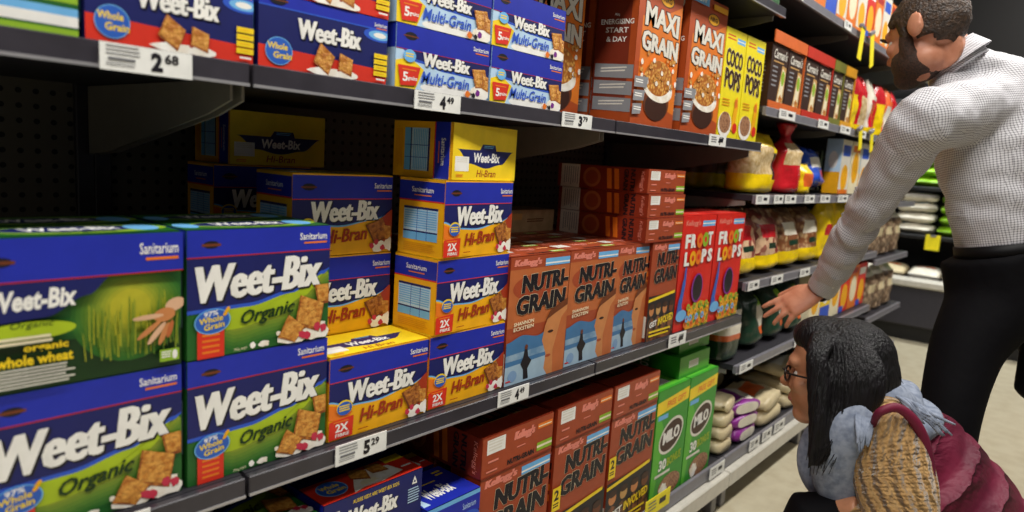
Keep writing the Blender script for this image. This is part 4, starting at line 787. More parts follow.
def limb_geo(P, ref=(0, 0, 1), k=5, n=18, caps=True):
    """P: (point, half width, half thickness); returns a smooth tube; ref lies in the thickness direction"""
    Q = smooth_path([(V3(p), a, b) for p, a, b in P], k); R = []; ref = V3(ref)
    for i, (p, a, b) in enumerate(Q):
        t = (Q[min(i + 1, len(Q) - 1)][0] - Q[max(i - 1, 0)][0]).normalized()
        v = (ref - t * ref.dot(t)).normalized(); u = t.cross(v).normalized(); R.append((p, u * a, v * b))
    return loft_geo(R, n, caps)
def union(name, geos, m, voxel=.006, smooth=4):
    vs, fs = [], []
    for v, f in geos: o = len(vs); vs += v; fs += [tuple(i + o for i in q) for q in f]
    me = mesh(name + '_raw', vs, fs, []); bm = bmesh.new(); bm.from_mesh(me); bmesh.ops.recalc_face_normals(bm, faces=bm.faces); bm.to_mesh(me); bm.free()
    o = bpy.data.objects.new(name, me); C.objects.link(o)
    r = o.modifiers.new('r', 'REMESH'); r.mode = 'VOXEL'; r.voxel_size = voxel
    s = o.modifiers.new('s', 'SMOOTH'); s.iterations = smooth; s.factor = .5
    dg = bpy.context.evaluated_depsgraph_get(); dg.update(); out = bpy.data.meshes.new_from_object(o.evaluated_get(dg)); out.name = name
    bpy.data.objects.remove(o); bpy.data.meshes.remove(me)
    out.materials.clear(); out.materials.append(MATS[m]); out.polygons.foreach_set('use_smooth', [True] * len(out.polygons)); return out
def uv_loft(name, rings, m, n=40, wr=0, seed=0, caps=False, scale=16):
    vs, fs, uvs = [], [], []; L = 0; N = len(rings)
    for j, (c, u, v) in enumerate(rings):
        if j: L += (V3(c) - V3(rings[j - 1][0])).length
        for i in range(n + 1):
            t = 2 * PI * i / n; d = u * math.cos(t) + v * math.sin(t); p = V3(c) + d
            if wr: p = p + d.normalized() * wr * (noise.noise(p * scale + V3((seed, 0, 0))) + .5 * noise.noise(p * scale * 2.2 + V3((0, seed, 0))))
            vs.append(p); uvs.append((i / n * PI * (u.length + v.length), L))
    for j in range(N - 1):
        for i in range(n): a = j * (n + 1) + i; fs.append((a, a + 1, a + n + 2, a + n + 1))
    me = mesh(name, vs, fs, [m], smooth=True); ul = me.uv_layers.new(name='UVMap')
    for l in me.loops: ul.data[l.index].uv = uvs[l.vertex_index]
    return me
def frame(fwd, up=(0, 0, 1)):
    f = V3(fwd).normalized(); l = V3(up).cross(f).normalized(); return f, l, f.cross(l)
def limb_rings(P, ref=(0, 0, 1), k=6):
    Q = smooth_path([(V3(p), a, b) for p, a, b in P], k); R = []; ref = V3(ref)
    for i, (p, a, b) in enumerate(Q):
        t = (Q[min(i + 1, len(Q) - 1)][0] - Q[max(i - 1, 0)][0]).normalized(); v = (ref - t * ref.dot(t)).normalized(); R.append((p, t.cross(v).normalized() * a, v * b))
    return R
def head_geo(c, f, l, u, s=1.0):
    E = lambda x, y, z, a, b, d: ell_geo(c + l * (x * s) + f * (y * s) + u * (z * s), l * a * s, f * b * s, u * d * s)
    G = [E(0, -.005, .035, .076, .096, .085), E(0, .03, -.03, .062, .066, .085), E(0, .066, -.09, .03, .028, .024), E(0, .02, -.065, .056, .06, .04), E(0, .078, .03, .052, .022, .018),
         E(0, .094, .0, .011, .014, .035), E(0, .105, -.022, .013, .017, .014), E(.011, .094, -.026, .01, .012, .009), E(-.011, .094, -.026, .01, .012, .009), E(0, .088, -.052, .024, .014, .008), E(0, .085, -.066, .021, .013, .008), E(.04, .066, -.02, .022, .02, .018), E(-.04, .066, -.02, .022, .02, .018)]
    for sd in (1, -1):
        e = c + l * (.076 * sd * s) - f * .024 * s - u * .005 * s
        G += [ell_geo(e, (l * sd * .75 + f * -.35) * .018 * s, (f + l * sd * .25) * .02 * s, u * .031 * s), ell_geo(e + l * sd * .009 * s - f * .008 * s + u * .006 * s, l * .006 * s, f * .02 * s, u * .027 * s)]
    return G
def hand_geo(wrist, d, back, thumb_side, s=1.0, curl=(.15, .2, .25, .3), spread=.09):
    """d: towards the fingertips, back: out of the back of the hand, thumb_side: unit vector towards the thumb"""
    d = V3(d).normalized(); b = V3(back); b = (b - d * b.dot(d)).normalized(); t = V3(thumb_side); t = (t - d * t.dot(d) - b * t.dot(b)).normalized()
    G = [limb_geo([(wrist - d * .03 * s, .027 * s, .021 * s), (wrist, .028 * s, .02 * s), (wrist + d * .04 * s, .039 * s, .0165 * s), (wrist + d * .088 * s, .042 * s, .0125 * s), (wrist + d * .098 * s, .036 * s, .009 * s)], b, 4, 16)]
    for i, (o, ln) in enumerate(((.03, .072), (.0105, .081), (-.0095, .075), (-.029, .06))):
        p = wrist + d * (.086 - abs(i - 1.2) * .004) * s + t * o * s; dr = (d + t * spread * (1.3 - i)).normalized(); P = [(p - dr * .012 * s, .0098 * s, .009 * s)]; a = curl[i] * .5
        for j, fr in enumerate((.44, .31, .25)):
            a += curl[i] * (.8 if j else .3); v = dr * math.cos(a) - b * math.sin(a); p = p + v * ln * fr * s; r = (.0088 - .0011 * j) * s; P.append((p, r, r * .92))
        P.append((P[-1][0] + (P[-1][0] - P[-2][0]).normalized() * .004 * s, .004 * s, .0038 * s)); G.append(limb_geo(P, b, 4, 12))
    p = wrist + d * .022 * s + t * .024 * s - b * .006 * s; v = (d * .72 + t * .62 - b * .3).normalized(); P = [(p, .015 * s, .0135 * s), (p + v * .034 * s, .0125 * s, .0115 * s)]; v2 = (d * .92 + t * .3 - b * .25).normalized()
    P += [(p + v * .034 * s + v2 * .028 * s, .0105 * s, .0095 * s), (p + v * .034 * s + v2 * .05 * s, .0085 * s, .0075 * s), (p + v * .034 * s + v2 * .057 * s, .004 * s, .004 * s)]; G.append(limb_geo(P, b, 4, 12))
    return G
def eye(parent, c, f, l, u, x, s=1.0):
    p = c + l * x * s + f * .078 * s + u * .006 * s
    v, fs = ell_geo(p, l * .0125 * s, f * .0125 * s, u * .0105 * s, 14, 10); e = link('eye', mesh('eye', v, fs, ['eye_white'], smooth=True), parent)
    v, fs = ell_geo(p + f * .0095 * s, l * .0055 * s, f * .004 * s, u * .0055 * s, 12, 8); link('iris', mesh('iris', v, fs, ['iris'], smooth=True), e)

# ------------------------------------------------------------------ standing man, seen from his left side
man = thing('person', 'man in checked shirt and black trousers reaching one arm down to the shelf', 'person', (2.1, .17, -H))
inv = Matrix.Translation((-2.1, -.17, 0))
def mlink(name, me, parent=man):
    me.transform(inv); return link(name, me, parent)
hc = W(927, 36, 1.80); hf, hl, hu = frame((.42, .85, -.36), (.12, -.06, 1))
nk = W(955, 60, 1.83); Ls = W(924, 122, 1.68); Rs = W(975, 78, 2.0); ch = W(1003, 150, 1.84); ub = W(1004, 108, 1.85); tp = W(998, 76, 1.85); wst = W(1014, 232, 1.84); pel = W(1018, 275, 1.84)
Le = W(868, 210, 1.89); Lw = W(822, 288, 2.14); Lk = W(797, 302, 2.16)
Re = W(1085, 190, 1.98); Rw = W(1075, 272, 1.9)
ax = V3((.93, -.36, .02)).normalized(); sp = (ch - pel).normalized(); ax = (ax - sp * ax.dot(sp)).normalized(); bk = ax.cross(sp).normalized()
bk = -bk if bk.dot(hf) > 0 else bk                         # out of his back
Lh = pel - ax * .09 + V3((0, .02, 0)); Rh = pel + ax * .09
Lkn = W(946, 440, 1.74); Rkn = W(1090, 440, 1.95); La = W(945, 600, 1.74); Ra = W(1120, 560, 1.95); La.z = Ra.z = .09
fw = -bk; fwh = V3((fw.x, fw.y, 0)).normalized()
TR = [(pel - sp * .06, .15, .115), (pel, .16, .122), (wst, .15, .112), (wst * .6 + ch * .4, .16, .118), (ch, .175, .13), (ub, .165, .115), (tp, .12, .075), (nk * .6 + tp * .4, .07, .065)]
def torso(k): return [(c, ax * a * k, bk * b * k) for c, a, b in TR]
arm = lambda P: limb_geo(P, (0, 0, 1))
body = head_geo(hc, hf, hl, hu) + [limb_geo([(hc - hu * .05 - hf * .02, .056, .06), (hc * .45 + nk * .55, .056, .06), (nk * .9 + tp * .1, .052, .054)], bk), loft_geo(torso(.86)),
    arm([(Ls + ax * .05, .055, .055), (Ls, .056, .056), (Le * .5 + Ls * .5, .045, .047), (Le, .036, .04), (Le * .6 + Lw * .4, .037, .037), (Lw, .026, .022)]), arm([(Rs - ax * .05, .055, .055), (Rs, .056, .056), (Re, .038, .038), (Rw, .026, .022)]),
    limb_geo([(Lh + sp * .04, .08, .1), (Lh - sp * .06, .08, .09), (Lh * .5 + Lkn * .5, .068, .072), (Lkn, .05, .054), (Lkn * .5 + La * .5, .046, .05), (La, .036, .04)], fwh), limb_geo([(Rh + sp * .04, .08, .1), (Rh - sp * .06, .08, .09), (Rh * .5 + Rkn * .5, .068, .072), (Rkn, .05, .054), (Rkn * .5 + Ra * .5, .046, .05), (Ra, .036, .04)], fwh),
    ell_geo(La + fwh * .06 - V3((0, 0, .045)), fwh * .12, fwh.cross(V3((0, 0, 1))) * .042, V3((0, 0, .035))), ell_geo(Ra + fwh * .06 - V3((0, 0, .045)), fwh * .12, fwh.cross(V3((0, 0, 1))) * .042, V3((0, 0, .035)))]
hd = (Lk - Lw).normalized() * .75 + (W(766, 316, 2.17) - Lk).normalized() * .25
body += hand_geo(Lw + hd * .01, hd, V3((-.45, -.35, .8)), V3((.75, .2, .5)), 1.12, (.08, .1, .2, .34), .12)
body += hand_geo(Rw, V3((0.02, .05, -1)), V3((-.1, -.9, .1)), fwh, .98, (.9, 1., 1.05, 1.1), .03)
mlink('body', union('body', body, 'skin_man', .0052, 3))
for x in (.031, -.031): 
    pass
eyes_parent = man
def m_ell(name, m, c, a, b, d, parent=man):
    v, f = ell_geo(c, a, b, d); return mlink(name, mesh(name, v, f, [m], smooth=True), parent)
for x in (.031, -.031):
    p = hc + hl * x + hf * .074 + hu * .004
    m_ell('eye', 'eye_white', p, hl * .0125, hf * .0125, hu * .0105)
    m_ell('iris', 'iris', p + hf * .0095, hl * .0055, hf * .004, hu * .0055)
# short hair: a cap over the skull, cut along the hairline, with sideburns
def cap(name, m, c, f, l, u, keep, ra, rf, ru, off=V3((0, 0, 0)), nu=56, nv=40, th=.012, s=1.0, ns=.002):
    vs, idx, fs = [], {}, []
    def P(j, i):
        p = PI * j / nv; t = 2 * PI * i / nu; x, y, z = math.sin(p) * math.cos(t), math.sin(p) * math.sin(t), math.cos(p)
        return x, y, z
    def add(j, i):
        i %= nu
        if (j, i) not in idx:
            x, y, z = P(j, i); q = c + off + l * x * ra + f * y * rf + u * z * ru
            nrm = (l * x + f * y + u * z).normalized(); q += nrm * ns * noise.noise(q * 60); idx[(j, i)] = len(vs); vs.append(q)
        return idx[(j, i)]
    for j in range(nv):
        for i in range(nu):
            x, y, z = P(j + .5, i + .5)
            if keep(x, y, z): fs.append((add(j, i), add(j + 1, i), add(j + 1, i + 1), add(j, i + 1)))
    me = mesh(name, vs, fs, [m], smooth=True); bm = bmesh.new(); bm.from_mesh(me); bmesh.ops.remove_doubles(bm, verts=bm.verts, dist=.0004); bmesh.ops.recalc_face_normals(bm, faces=bm.faces)
    bmesh.ops.solidify(bm, geom=bm.faces[:], thickness=th); bm.to_mesh(me); bm.free(); me.polygons.foreach_set('use_smooth', [True] * len(me.polygons)); return me
keep = lambda x, y, z: (z > .30 if y > .55 else z > -.08 if y > .32 else z > -.62 if (y > .08 and y <= .32) else (z > -.28 if y > -.12 else z > -.7 if y > -.4 else z > -.86))
mlink('hair', cap('hair', 'hair_brown', hc, hf, hl, hu, keep, .083, .103, .092, hu * .033 - hf * .006, th=.012, ns=.004))
bv = [ell_geo(hc + hf * .034 - hu * .062, hl * .0645, hf * .062, hu * .052), ell_geo(hc + hf * .066 - hu * .093, hl * .034, hf * .033, hu * .028), ell_geo(hc + hl * .058 + hf * .018 - hu * .03, hl * .013, hf * .02, hu * .045), ell_geo(hc - hl * .058 + hf * .018 - hu * .03, hl * .013, hf * .02, hu * .045)]
mlink('beard', union('beard', bv, 'beard', .004, 2))
m_ell('eyebrow', 'hair_brown', hc + hl * .034 + hf * .095 + hu * .026, hl * .02, hf * .006, hu * .004); m_ell('eyebrow', 'hair_brown', hc - hl * .034 + hf * .095 + hu * .026, hl * .02, hf * .006, hu * .004)
# shirt: one cloth volume, split into the torso and the two sleeves along the armholes
def polyd(p, P):
    best = (9, 0, None, 0); L = 0
    for a, b in zip(P, P[1:]):
        d = b - a; t = max(0, min(1, (p - a).dot(d) / d.dot(d))); q = a + d * t; r = (p - q).length
        if r < best[0]: best = (r, L + d.length * t, q, d.normalized())
        L += d.length
    return best
armL = [(Ls + ax * .06, .07, .078), (Ls, .077, .08), (Ls * .72 + Le * .28, .069, .07), (Ls * .35 + Le * .65, .06, .062), (Le, .057, .059), (Le * .6 + Lw * .4, .052, .052), (Le * .2 + Lw * .8, .043, .042), (Le * .12 + Lw * .88, .039, .037)]
armR = [(Rs - ax * .06, .07, .078), (Rs, .077, .08), (Rs * .6 + Re * .4, .066, .066), (Re, .057, .058), (Re * .1 + Rw * .9, .04, .04)]
sr = [(wst - sp * .04, ax * .158, bk * .122), (wst, ax * .166, bk * .126), (wst * .6 + ch * .4, ax * .176, bk * .134), (ch, ax * .19, bk * .146), (ub, ax * .18, bk * .13), (tp, ax * .135, bk * .09), (nk * .4 + tp * .6, ax * .1, bk * .085), (nk * .9 + tp * .1, ax * .066, bk * .066)]
V_, F_ = loft_geo(smooth_path([tuple(r) for r in sr], 5), 36)
sh_me = union('shirt', [(V_, F_), limb_geo(armL), limb_geo(armR), ell_geo(W(958, 88, 1.83), ax * .085, bk * .07, sp * .055), limb_geo([(Ls + ax * .02, .075, .08), (tp * .3 + ub * .7, .09, .1), (Rs - ax * .02, .075, .08)], bk)], 'shirt', .0075, 6)
PL, PR = [Ls, Le, Lw], [Rs, Re, Rw]
for v in sh_me.vertices:
    p = v.co; n = v.normal; q = p * 9
    v.co = p + n * (.013 * noise.noise(V3((q.x, q.y, q.z * .7 + q.x * .6))) + .006 * noise.noise(p * 24) + .004 * math.sin(60 * (p - wst).dot(sp) + 25 * (p - wst).dot(bk)) * max(0, 1 - abs((p - wst).dot(sp) - .07) / .1))
    dA = polyd(p, PL)
    if dA[0] < .1 and dA[1] > .05: r_ = p - dA[2]; v.co += n * .0045 * math.sin(75 * dA[1] + 30 * r_.z + 4 * noise.noise(p * 12)) * (.35 + max(0, 1 - abs(dA[1] - .34) / .2))
grp = {0: [], 1: [], 2: []}
for pg in sh_me.polygons:
    c = pg.center; dL, dR = polyd(c, PL), polyd(c, PR)
    grp[1 if dL[0] < .098 and dL[1] > .07 else 2 if dR[0] < .098 and dR[1] > .07 else 0].append(pg.index)
def piece(name, ids, kind):
    used = {}; vs, fs, uvs = [], [], []
    for i in ids:
        f = []; U = []
        for k in sh_me.polygons[i].vertices:
            if k not in used: used[k] = len(vs); vs.append(sh_me.vertices[k].co.copy())
            f.append(used[k]); p = sh_me.vertices[k].co
            if kind == 0:
                r = p - wst; n = sh_me.polygons[i].normal; q = sorted(((abs(n.dot(e)), k2, e) for k2, e in enumerate((ax, sp, bk)))); q = sorted(q[:2], key=lambda z: (z[1] == 1)); U.append([r.dot(q[0][2]), r.dot(q[1][2]), 1])
            else:
                d = polyd(p, PL if kind == 1 else PR); r = p - d[2]; t = d[3]; e1 = (V3((0, 0, 1)) - t * t.z).normalized(); e2 = t.cross(e1); U.append([math.atan2(r.dot(e2), r.dot(e1)), d[1], .06])
        for u in (U[1:] if kind else []):
            while u[0] - U[0][0] > PI: u[0] -= 2 * PI
            while u[0] - U[0][0] < -PI: u[0] += 2 * PI
        fs.append(tuple(f)); uvs += [(u[0] * u[2], u[1]) for u in U]
    me = mesh(name, vs, fs, ['shirt'], smooth=True); ul = me.uv_layers.new(name='UVMap')
    for l, u in zip(me.loops, uvs): ul.data[l.index].uv = u
    return me
shirt = mlink('shirt', piece('shirt', grp[0], 0)); mlink('sleeve', piece('sleeve', grp[1], 1), shirt); mlink('sleeve', piece('sleeve', grp[2], 2), shirt)
mlink('cuff', uv_loft('cuff', limb_rings([(Le * .24 + Lw * .76, .042, .041), (Le * .12 + Lw * .88, .044, .043), (Lw, .045, .044), (Lw + hd * .006, .041, .04)], (0, 0, 1), 3), 'shirt', 32), shirt)
m_ell('cuff_button', 'white', Le * .1 + Lw * .9 + V3((-.03, -.03, -.012)), V3((.004, 0, 0)), V3((0, .004, 0)), V3((0, 0, .004)), shirt)
cs = (hc - tp).normalized(); cs = (V3((0, 0, 1)) * .75 + fwh * .52 - ax * .36).normalized(); ac = (ax - cs * ax.dot(cs)).normalized(); cb = (bk - cs * bk.dot(cs)).normalized()
cr = [(nk - cs * .03, ac * .074, cb * .074), (nk + cs * .0, ac * .066, cb * .07), (nk + cs * .028 + cb * .003, ac * .061, cb * .067), (nk + cs * .03, ac * .066, cb * .072), (nk + cs * .006 + cb * .002, ac * .076, cb * .081), (nk - cs * .014 + cb * .002, ac * .087, cb * .09)]
mlink('collar', uv_loft('collar', cr, 'shirt', 44), shirt)
# trousers, belt, shoes
tr = [loft_geo([(wst - sp * .03, ax * .158, bk * .12), (pel + sp * .02, ax * .172, bk * .132), (pel - sp * .08, ax * .17, bk * .14), (pel - sp * .14, ax * .15, bk * .125)], 28)]
for h_, k_, a_, sg in ((Lh, Lkn, La, -1), (Rh, Rkn, Ra, 1)): tr.append(limb_geo([(h_ + sp * .06, .09, .12), (h_ - sp * .06, .1, .118), (h_ * .52 + k_ * .48 + fwh * .012, .082, .086), (k_, .066, .068), (k_ * .5 + a_ * .5, .068, .07), (a_ - V3((0, 0, .02)), .062, .068)], fwh))
mlink('trousers', union('trousers', tr, 'trouser', .01, 4))
mlink('belt', uv_loft('belt', [(wst - sp * .058, ax * .166, bk * .128), (wst - sp * .058, ax * .171, bk * .133), (wst - sp * .024, ax * .171, bk * .132), (wst - sp * .024, ax * .164, bk * .126)], 'belt', 48))
for a_ in (La, Ra): mlink('shoe', union('shoe', [ell_geo(a_ + fwh * .07 - V3((0, 0, .047)), fwh * .14, fwh.cross(V3((0, 0, 1))) * .05, V3((0, 0, .043))), ell_geo(a_ - V3((0, 0, .02)), fwh * .06, fwh.cross(V3((0, 0, 1))) * .046, V3((0, 0, .06)))], 'belt', .006, 2))
# black bag in his right hand
bgp = W(1074, 404, 1.88); bt = thing('shoulder_bag', 'soft black bag hanging from the standing man\'s right hand', 'bag', (bgp.x, bgp.y, bgp.z - H))
fx = V3((.65, -.75, 0)).normalized(); fy = V3((.75, .65, 0)).normalized()
link('bag_body', union('bag_body', [loft_geo([(V3((0, 0, .004)), fx * .14, fy * .05), (V3((0, 0, .03)), fx * .17, fy * .06), (V3((0, 0, .2)), fx * .175, fy * .055), (V3((0, 0, .3)), fx * .165, fy * .02)], 24)], 'trouser', .008, 3), bt)
v, f = limb_geo([(fx * -.08 + V3((0, 0, .29)), .008, .008), (fx * -.06 + V3((0, 0, .38)), .008, .008), (V3((0, 0, .42)), .008, .008), (fx * .06 + V3((0, 0, .38)), .008, .008), (fx * .08 + V3((0, 0, .29)), .008, .008)], fy); link('handle', mesh('handle', v, f, ['belt'], smooth=True), bt)

# ------------------------------------------------------------------ crouching woman, left profile
wb = V3((1.56, .1, 0))
wom = thing('person', 'crouching woman in burgundy vest, tan knit sleeves and blue-grey scarf', 'person', (1.56, .1, -H))
inv2 = Matrix.Translation((-1.56, -.1, 0))
def wlink(name, me, parent=wom): me.transform(inv2); return link(name, me, parent)
def w_ell(name, m, c, a, b, d, parent=wom):
    v, f = ell_geo(c, a, b, d); return wlink(name, mesh(name, v, f, [m], smooth=True), parent)
wc = W(838, 376, 1.42); wf, wl, wu = frame((-.10, .98, -.12), (.03, 0, 1)); ws = .96
wn = W(872, 424, 1.44); wLs = W(890, 446, 1.30); wRs = W(872, 432, 1.62); wch = W(945, 475, 1.43); wpel = V3((1.66, .0, .35)); 
wLe = W(905, 560, 1.24); wLw = W(846, 508, 1.32)
wRe = W(850, 560, 1.66); wRw = W(838, 522, 1.42)
wax = V3((1, -.12, .05)).normalized(); wsp = (wn - wpel).normalized(); wax = (wax - wsp * wax.dot(wsp)).normalized(); wbk = wax.cross(wsp).normalized(); wbk = -wbk if wbk.z < 0 else wbk
wLk = W(812, 520, 1.36); wRk = W(822, 515, 1.58); wLa = V3((1.42, .22, .1)); wRa = V3((1.68, .2, .1))
wLh = wpel - wax * .09; wRh = wpel + wax * .09
wtor = lambda k: [(wpel - wsp * .08, wax * .12 * k, wbk * .1 * k), (wpel, wax * .165 * k, wbk * .125 * k), (wpel * .65 + wn * .35, wax * .15 * k, wbk * .105 * k), (wpel * .3 + wn * .7, wax * .165 * k, wbk * .11 * k), (wpel * .1 + wn * .9, wax * .13 * k, wbk * .08 * k), (wn, wax * .06 * k, wbk * .055 * k)]
wbody = head_geo(wc, wf, wl, wu, ws) + [limb_geo([(wc - wu * .06 - wf * .02, .046, .05), (wc * .4 + wn * .6, .045, .048), (wn - wsp * .03, .06, .06)], wbk), loft_geo(wtor(.9)),
    limb_geo([(wLs + wax * .05, .045, .045), (wLs, .046, .046), (wLe, .034, .034), (wLw, .022, .02)]), limb_geo([(wRs - wax * .05, .045, .045), (wRs, .046, .046), (wRe, .034, .034), (wRw, .022, .02)]),
    limb_geo([(wLh, .085, .08), (wLh * .5 + wLk * .5, .075, .072), (wLk, .052, .052), (wLk * .5 + wLa * .5, .05, .05), (wLa, .034, .036)], (1, 0, 0)), limb_geo([(wRh, .085, .08), (wRh * .5 + wRk * .5, .075, .072), (wRk, .052, .052), (wRk * .5 + wRa * .5, .05, .05), (wRa, .034, .036)], (1, 0, 0)),
    ell_geo(wLa + V3((0, .06, -.055)), V3((.04, 0, 0)), V3((0, .11, 0)), V3((0, 0, .035))), ell_geo(wRa + V3((0, .06, -.055)), V3((.04, 0, 0)), V3((0, .11, 0)), V3((0, 0, .035)))]
wbody += hand_geo(wLw, V3((.15, .75, -.35)), V3((-.5, .2, .7)), V3((.6, -.2, .5)), .92, (.5, .6, .65, .7), .04)
wbody += hand_geo(wRw, V3((-.3, .75, -.3)), V3((.4, .2, .8)), V3((-.6, -.2, .5)), .92, (.5, .6, .65, .7), .04)
wlink('body', union('body', wbody, 'skin_woman', .005, 3))
w_ell('lips', 'lip', wc + (wf * .094 - wu * .058) * ws, wl * .018, wf * .008, wu * .009)
for x in (.031, -.031):
    p = wc + (wl * x * .87 + wf * .075 + wu * .003) * ws; w_ell('eye', 'eye_white', p, wl * .009, wf * .0095, wu * .006); w_ell('iris', 'iris', p + wf * .0065, wl * .0048, wf * .004, wu * .0048)
# glasses
gm = []
for x in (.033, -.033):
    c0 = wc + (wl * x + wf * .096 + wu * .002) * ws; R = []
    ring = [(c0 + wl * .024 * math.cos(2 * PI * i / 20) + wu * .015 * math.sin(2 * PI * i / 20), .0022, .0022) for i in range(21)]; gm.append(limb_geo(ring, wf, 1, 8))
    gm.append(limb_geo([(c0 + wl * (.024 if x > 0 else -.024) + wu * .006, .0022, .003), (wc + wl * (.079 if x > 0 else -.079) * ws + wf * .05 + wu * .006, .0022, .003), (wc + wl * (.083 if x > 0 else -.083) * ws - wf * .015, .0022, .0026)], wl, 3, 8))
gm.append(limb_geo([(wc + (wl * .01 + wf * .098) * ws, .002, .002), (wc + (wf * .114 + wu * .004) * ws, .002, .002), (wc + (-wl * .01 + wf * .098) * ws, .002, .002)], wu, 3, 8))
vs, fs = [], []
for v, f in gm: o = len(vs); vs += v; fs += [tuple(i + o for i in q_) for q_ in f]
wlink('glasses', mesh('glasses', vs, fs, ['frame_black'], smooth=True))
# hair: skull cap, long curtains at both sides, loose strands
HW = lambda px, py, d: W(px, py, d)
E3 = lambda x, y, z, a, b, d: ell_geo(wc + (wl * x + wf * y + wu * z) * ws, wl * a * ws, wf * b * ws, wu * d * ws)
hg = [E3(0, -.018, .045, .088, .097, .083), E3(0, -.048, .005, .085, .073, .088), E3(0, .03, .085, .062, .062, .045)]
for sd, d0 in ((1, 1.325), (-1, 1.51)):
    hg.append(limb_geo([(HW(846, 350, d0 + .03 * sd), .05, .02), (HW(848, 376, d0), .07, .024), (HW(842, 400, d0), .062, .024), (HW(832, 425, d0 - .005 * sd), .042, .02), (HW(824, 446, d0 - .01 * sd), .022, .013), (HW(816, 466, d0 - .01 * sd), .007, .006)], wl, 5, 20))
    hg.append(limb_geo([(HW(826, 336, d0 + .045 * sd), .028, .014), (HW(817, 356, d0 + .01 * sd), .022, .012), (HW(818, 385, d0), .022, .012), (HW(817, 420, d0 - .01 * sd), .017, .011), (HW(812, 448, d0 - .01 * sd), .009, .007), (HW(808, 470, d0 - .01 * sd), .003, .003)], wl, 5, 14))
hg.append(limb_geo([(HW(862, 348, 1.42), .06, .07), (HW(868, 374, 1.42), .056, .08), (HW(874, 398, 1.42), .045, .075), (HW(868, 412, 1.42), .02, .06)], wl, 4, 18))
hair = wlink('hair', union('hair', hg, 'hair_black', .006, 3))
rd = random.Random(3); sv, sf = [], []
for i in range(46):
    d0 = 1.30 + rd.uniform(0, .03); x = rd.uniform(0, 1)
    if i < 30: P = [(HW(822 + 34 * x, 345 + rd.uniform(-4, 4), d0 + .03), .0009, .0009), (HW(816 + 50 * x, 385, d0 - .002), .0012, .0012), (HW(812 + 44 * x, 425, d0 - .004), .0011, .0011), (HW(808 + 22 * x + rd.uniform(-4, 4), 455 + rd.uniform(0, 22), d0 - .004), .0006, .0006)]
    else: P = [(HW(862 + 20 * x, 335 + 20 * x, 1.38), .0009, .0009), (HW(884 + 8 * x, 355 + 12 * x, 1.36), .0009, .0009), (HW(892 + 8 * x + rd.uniform(-3, 5), 372 + 20 * rd.random(), 1.34), .0005, .0005)]
    v, f = limb_geo(P, wl, 5, 5); o = len(sv); sv += v; sf += [tuple(k + o for k in q_) for q_ in f]
wlink('loose_strands', mesh('loose_strands', sv, sf, ['hair_black'], smooth=True), hair)
# vest with quilting, knit sleeves
vr = [(wpel - wsp * .03, wax * .19, wbk * .15), (wpel + wsp * .05, wax * .192, wbk * .152), (wpel * .65 + wn * .35, wax * .188, wbk * .142), (wpel * .32 + wn * .68, wax * .182, wbk * .132), (wpel * .12 + wn * .88, wax * .16, wbk * .11), (wn * .98 + wpel * .02, wax * .078, wbk * .075)]
def quilt(R, n=64):
    Q = smooth_path([tuple(r) for r in R], 16); out = []
    for j, (c, u, v) in enumerate(Q): s = 1 + .035 * abs(math.sin(j * PI / 9)) ; out.append((c, u * s, v * s))
    return out
wlink('vest', uv_loft('vest', quilt(vr), 'vest', 64, .004, 2, scale=24))
def ksl(P, seed): return uv_loft('knit_sleeve', limb_rings(P, (1, 0, 0), 8), 'knit', 40, .003, seed, caps=False)
wlink('knit_sleeve', ksl([(wLs + wax * .07 + wsp * .03, .05, .045), (wLs + wsp * .028 + wax * .015, .066, .058), (wLs * .72 + wLe * .28, .07, .066), (wLs * .3 + wLe * .7, .064, .062), (wLe, .056, .056), (wLe * .5 + wLw * .5, .048, .046), (wLe * .12 + wLw * .88, .036, .034)], 4))
wlink('knit_sleeve', ksl([(wRs - wax * .07, .05, .045), (wRs, .066, .058), (wRe, .056, .056), (wRe * .12 + wRw * .88, .036, .034)], 6))
v, f = limb_geo([(W(872, 428, 1.28), .005, .005), (W(879, 413, 1.25), .0075, .0075), (W(898, 408, 1.25), .009, .009), (W(916, 424, 1.25), .01, .01), (W(927, 452, 1.25), .01, .01), (W(930, 490, 1.24), .01, .01), (W(928, 530, 1.24), .01, .01)], wl, 6, 10)
wlink('armhole_piping', mesh('armhole_piping', v, f, ['vest'], smooth=True))
# scarf: wrapped around the neck, ends hanging down the chest, fringe over the back
sg = []
cN = wn + wsp * .005
for k, (dz, rr, th) in enumerate(((.0, .088, .034), (.03, .08, .03), (-.03, .1, .032))):
    ring = []
    for i in range(17):
        t = 2 * PI * i / 16; ring.append((cN + wsp * (dz + .012 * math.sin(t * 2 + k)) + wax * (rr * 1.05) * math.cos(t) + wbk * rr * .95 * math.sin(t), th * (1 + .15 * math.sin(3 * t + k)), th * .75))
    sg.append(limb_geo(ring, wsp, 2, 14))
sg.append(limb_geo([(W(868, 412, 1.30), .04, .022), (W(850, 430, 1.30), .042, .024), (W(836, 452, 1.32), .044, .026), (W(836, 478, 1.34), .046, .028), (W(848, 500, 1.35), .045, .03), (W(866, 520, 1.36), .04, .03)], wl, 5, 16))
sg.append(limb_geo([(W(858, 420, 1.42), .05, .03), (W(832, 445, 1.42), .06, .032), (W(828, 470, 1.4), .06, .035), (W(840, 492, 1.4), .05, .035), (W(862, 512, 1.4), .045, .03)], wl, 5, 16))
sg.append(limb_geo([(W(862, 405, 1.34), .028, .02), (W(888, 396, 1.34), .034, .02), (W(905, 402, 1.36), .034, .018), (W(918, 412, 1.38), .028, .012)], wbk, 5, 16))
scarf = wlink('scarf', union('scarf', sg, 'scarf', .006, 3))
fv, ff = [], []
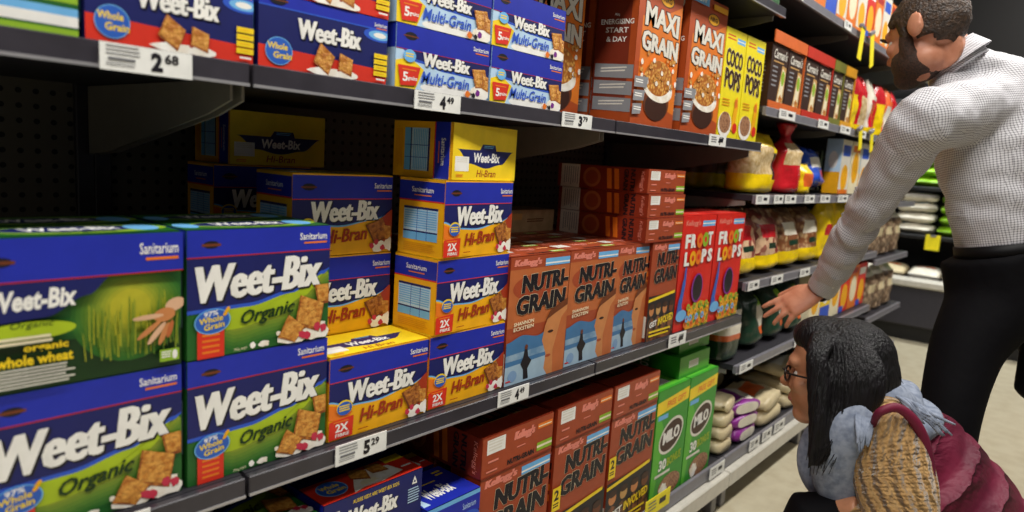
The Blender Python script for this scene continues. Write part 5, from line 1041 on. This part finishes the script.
for i in range(22):
    t = i / 21; p0 = W(896 + 24 * t, 396 + 9 * t, 1.30); a = rd.uniform(-.15, .35)
    P = [(p0, .003, .003), (W(908 + 22 * t + rd.uniform(-3, 3), 404 + 9 * t + rd.uniform(-2, 4), 1.285), .0036, .0036), (W(920 + 34 * t + rd.uniform(-8, 5), 420 + 9 * t + rd.uniform(-6, 10), 1.28), .0018, .0018)]
    v, f = limb_geo(P, wbk, 4, 6); o = len(fv); fv += v; ff += [tuple(k + o for k in q_) for q_ in f]
wlink('fringe', mesh('fringe', fv, ff, ['scarf'], smooth=True), scarf); fv, ff = [], []
for i in range(9):
    P = [(W(856 + i * 1.6, 412, 1.29), .003, .003), (W(857 + i * 1.8, 430, 1.262), .0032, .0032), (W(858 + i * 1.5 + rd.uniform(-3, 3), 446 + rd.uniform(-6, 8), 1.255), .0016, .0016)]
    v, f = limb_geo(P, wl, 4, 6); o = len(fv); fv += v; ff += [tuple(k + o for k in q_) for q_ in f]
wlink('fringe', mesh('fringe', fv, ff, ['scarf'], smooth=True), scarf)
# dark trousers and shoes
tw = [loft_geo([(wpel - wsp * .1, wax * .13, wbk * .11), (wpel - wsp * .02, wax * .175, wbk * .13), (wpel + wsp * .08, wax * .165, wbk * .125)], 24)]
for h_, k_, a_ in ((wLh, wLk, wLa), (wRh, wRk, wRa)): tw.append(limb_geo([(h_, .098, .092), (h_ * .5 + k_ * .5, .086, .082), (k_, .062, .062), (k_ * .5 + a_ * .5, .06, .06), (a_, .044, .046)], (1, 0, 0)))
wlink('trousers', union('trousers', tw, 'trouser', .009, 4))
for a_ in (wLa, wRa): wlink('shoe', union('shoe', [ell_geo(a_ + V3((0, .07, -.055)), V3((.048, 0, 0)), V3((0, .13, 0)), V3((0, 0, .043))), ell_geo(a_ + V3((0, -.01, -.03)), V3((.045, 0, 0)), V3((0, .055, 0)), V3((0, 0, .06)))], 'belt', .006, 2))
# ------------------------------------------------------------------ light: ceiling fluorescents over the aisle, plus added fill strips
def strip(name, x, y, z, lx, ly, power, col=(1, .97, .92)):
    ld = bpy.data.lights.new(name, 'AREA'); ld.shape = 'RECTANGLE'; ld.size = lx; ld.size_y = ly; ld.energy = power; ld.color = col
    o = bpy.data.objects.new(name, ld); C.objects.link(o); o.location = (x, y, z + H); return o
strip('aisle_fluorescents', 2.0, .0, 1.9, 8.5, .25, 210)
strip('back_fill', 2.0, -1.9, 1.95, 8.5, .25, 30)  # unseen strip added behind the camera as wide fill
c = strip('cold_case_fill', 6.1, .4, .66, .12, 4.5, 45, (.95, 1, 1)); c.rotation_euler = (0, math.radians(-35), 0)  # added light under the canopy to brighten the packs in the case
w = bpy.data.worlds.new('store'); S.world = w; w.use_nodes = True
w.node_tree.nodes['Background'].inputs[0].default_value = (.9, .93, 1, 1); w.node_tree.nodes['Background'].inputs[1].default_value = .05
S.view_settings.view_transform = 'Standard'; S.view_settings.look = 'None'; S.view_settings.gamma = 1; S.view_settings.use_curve_mapping = False
S.view_settings.exposure = 0
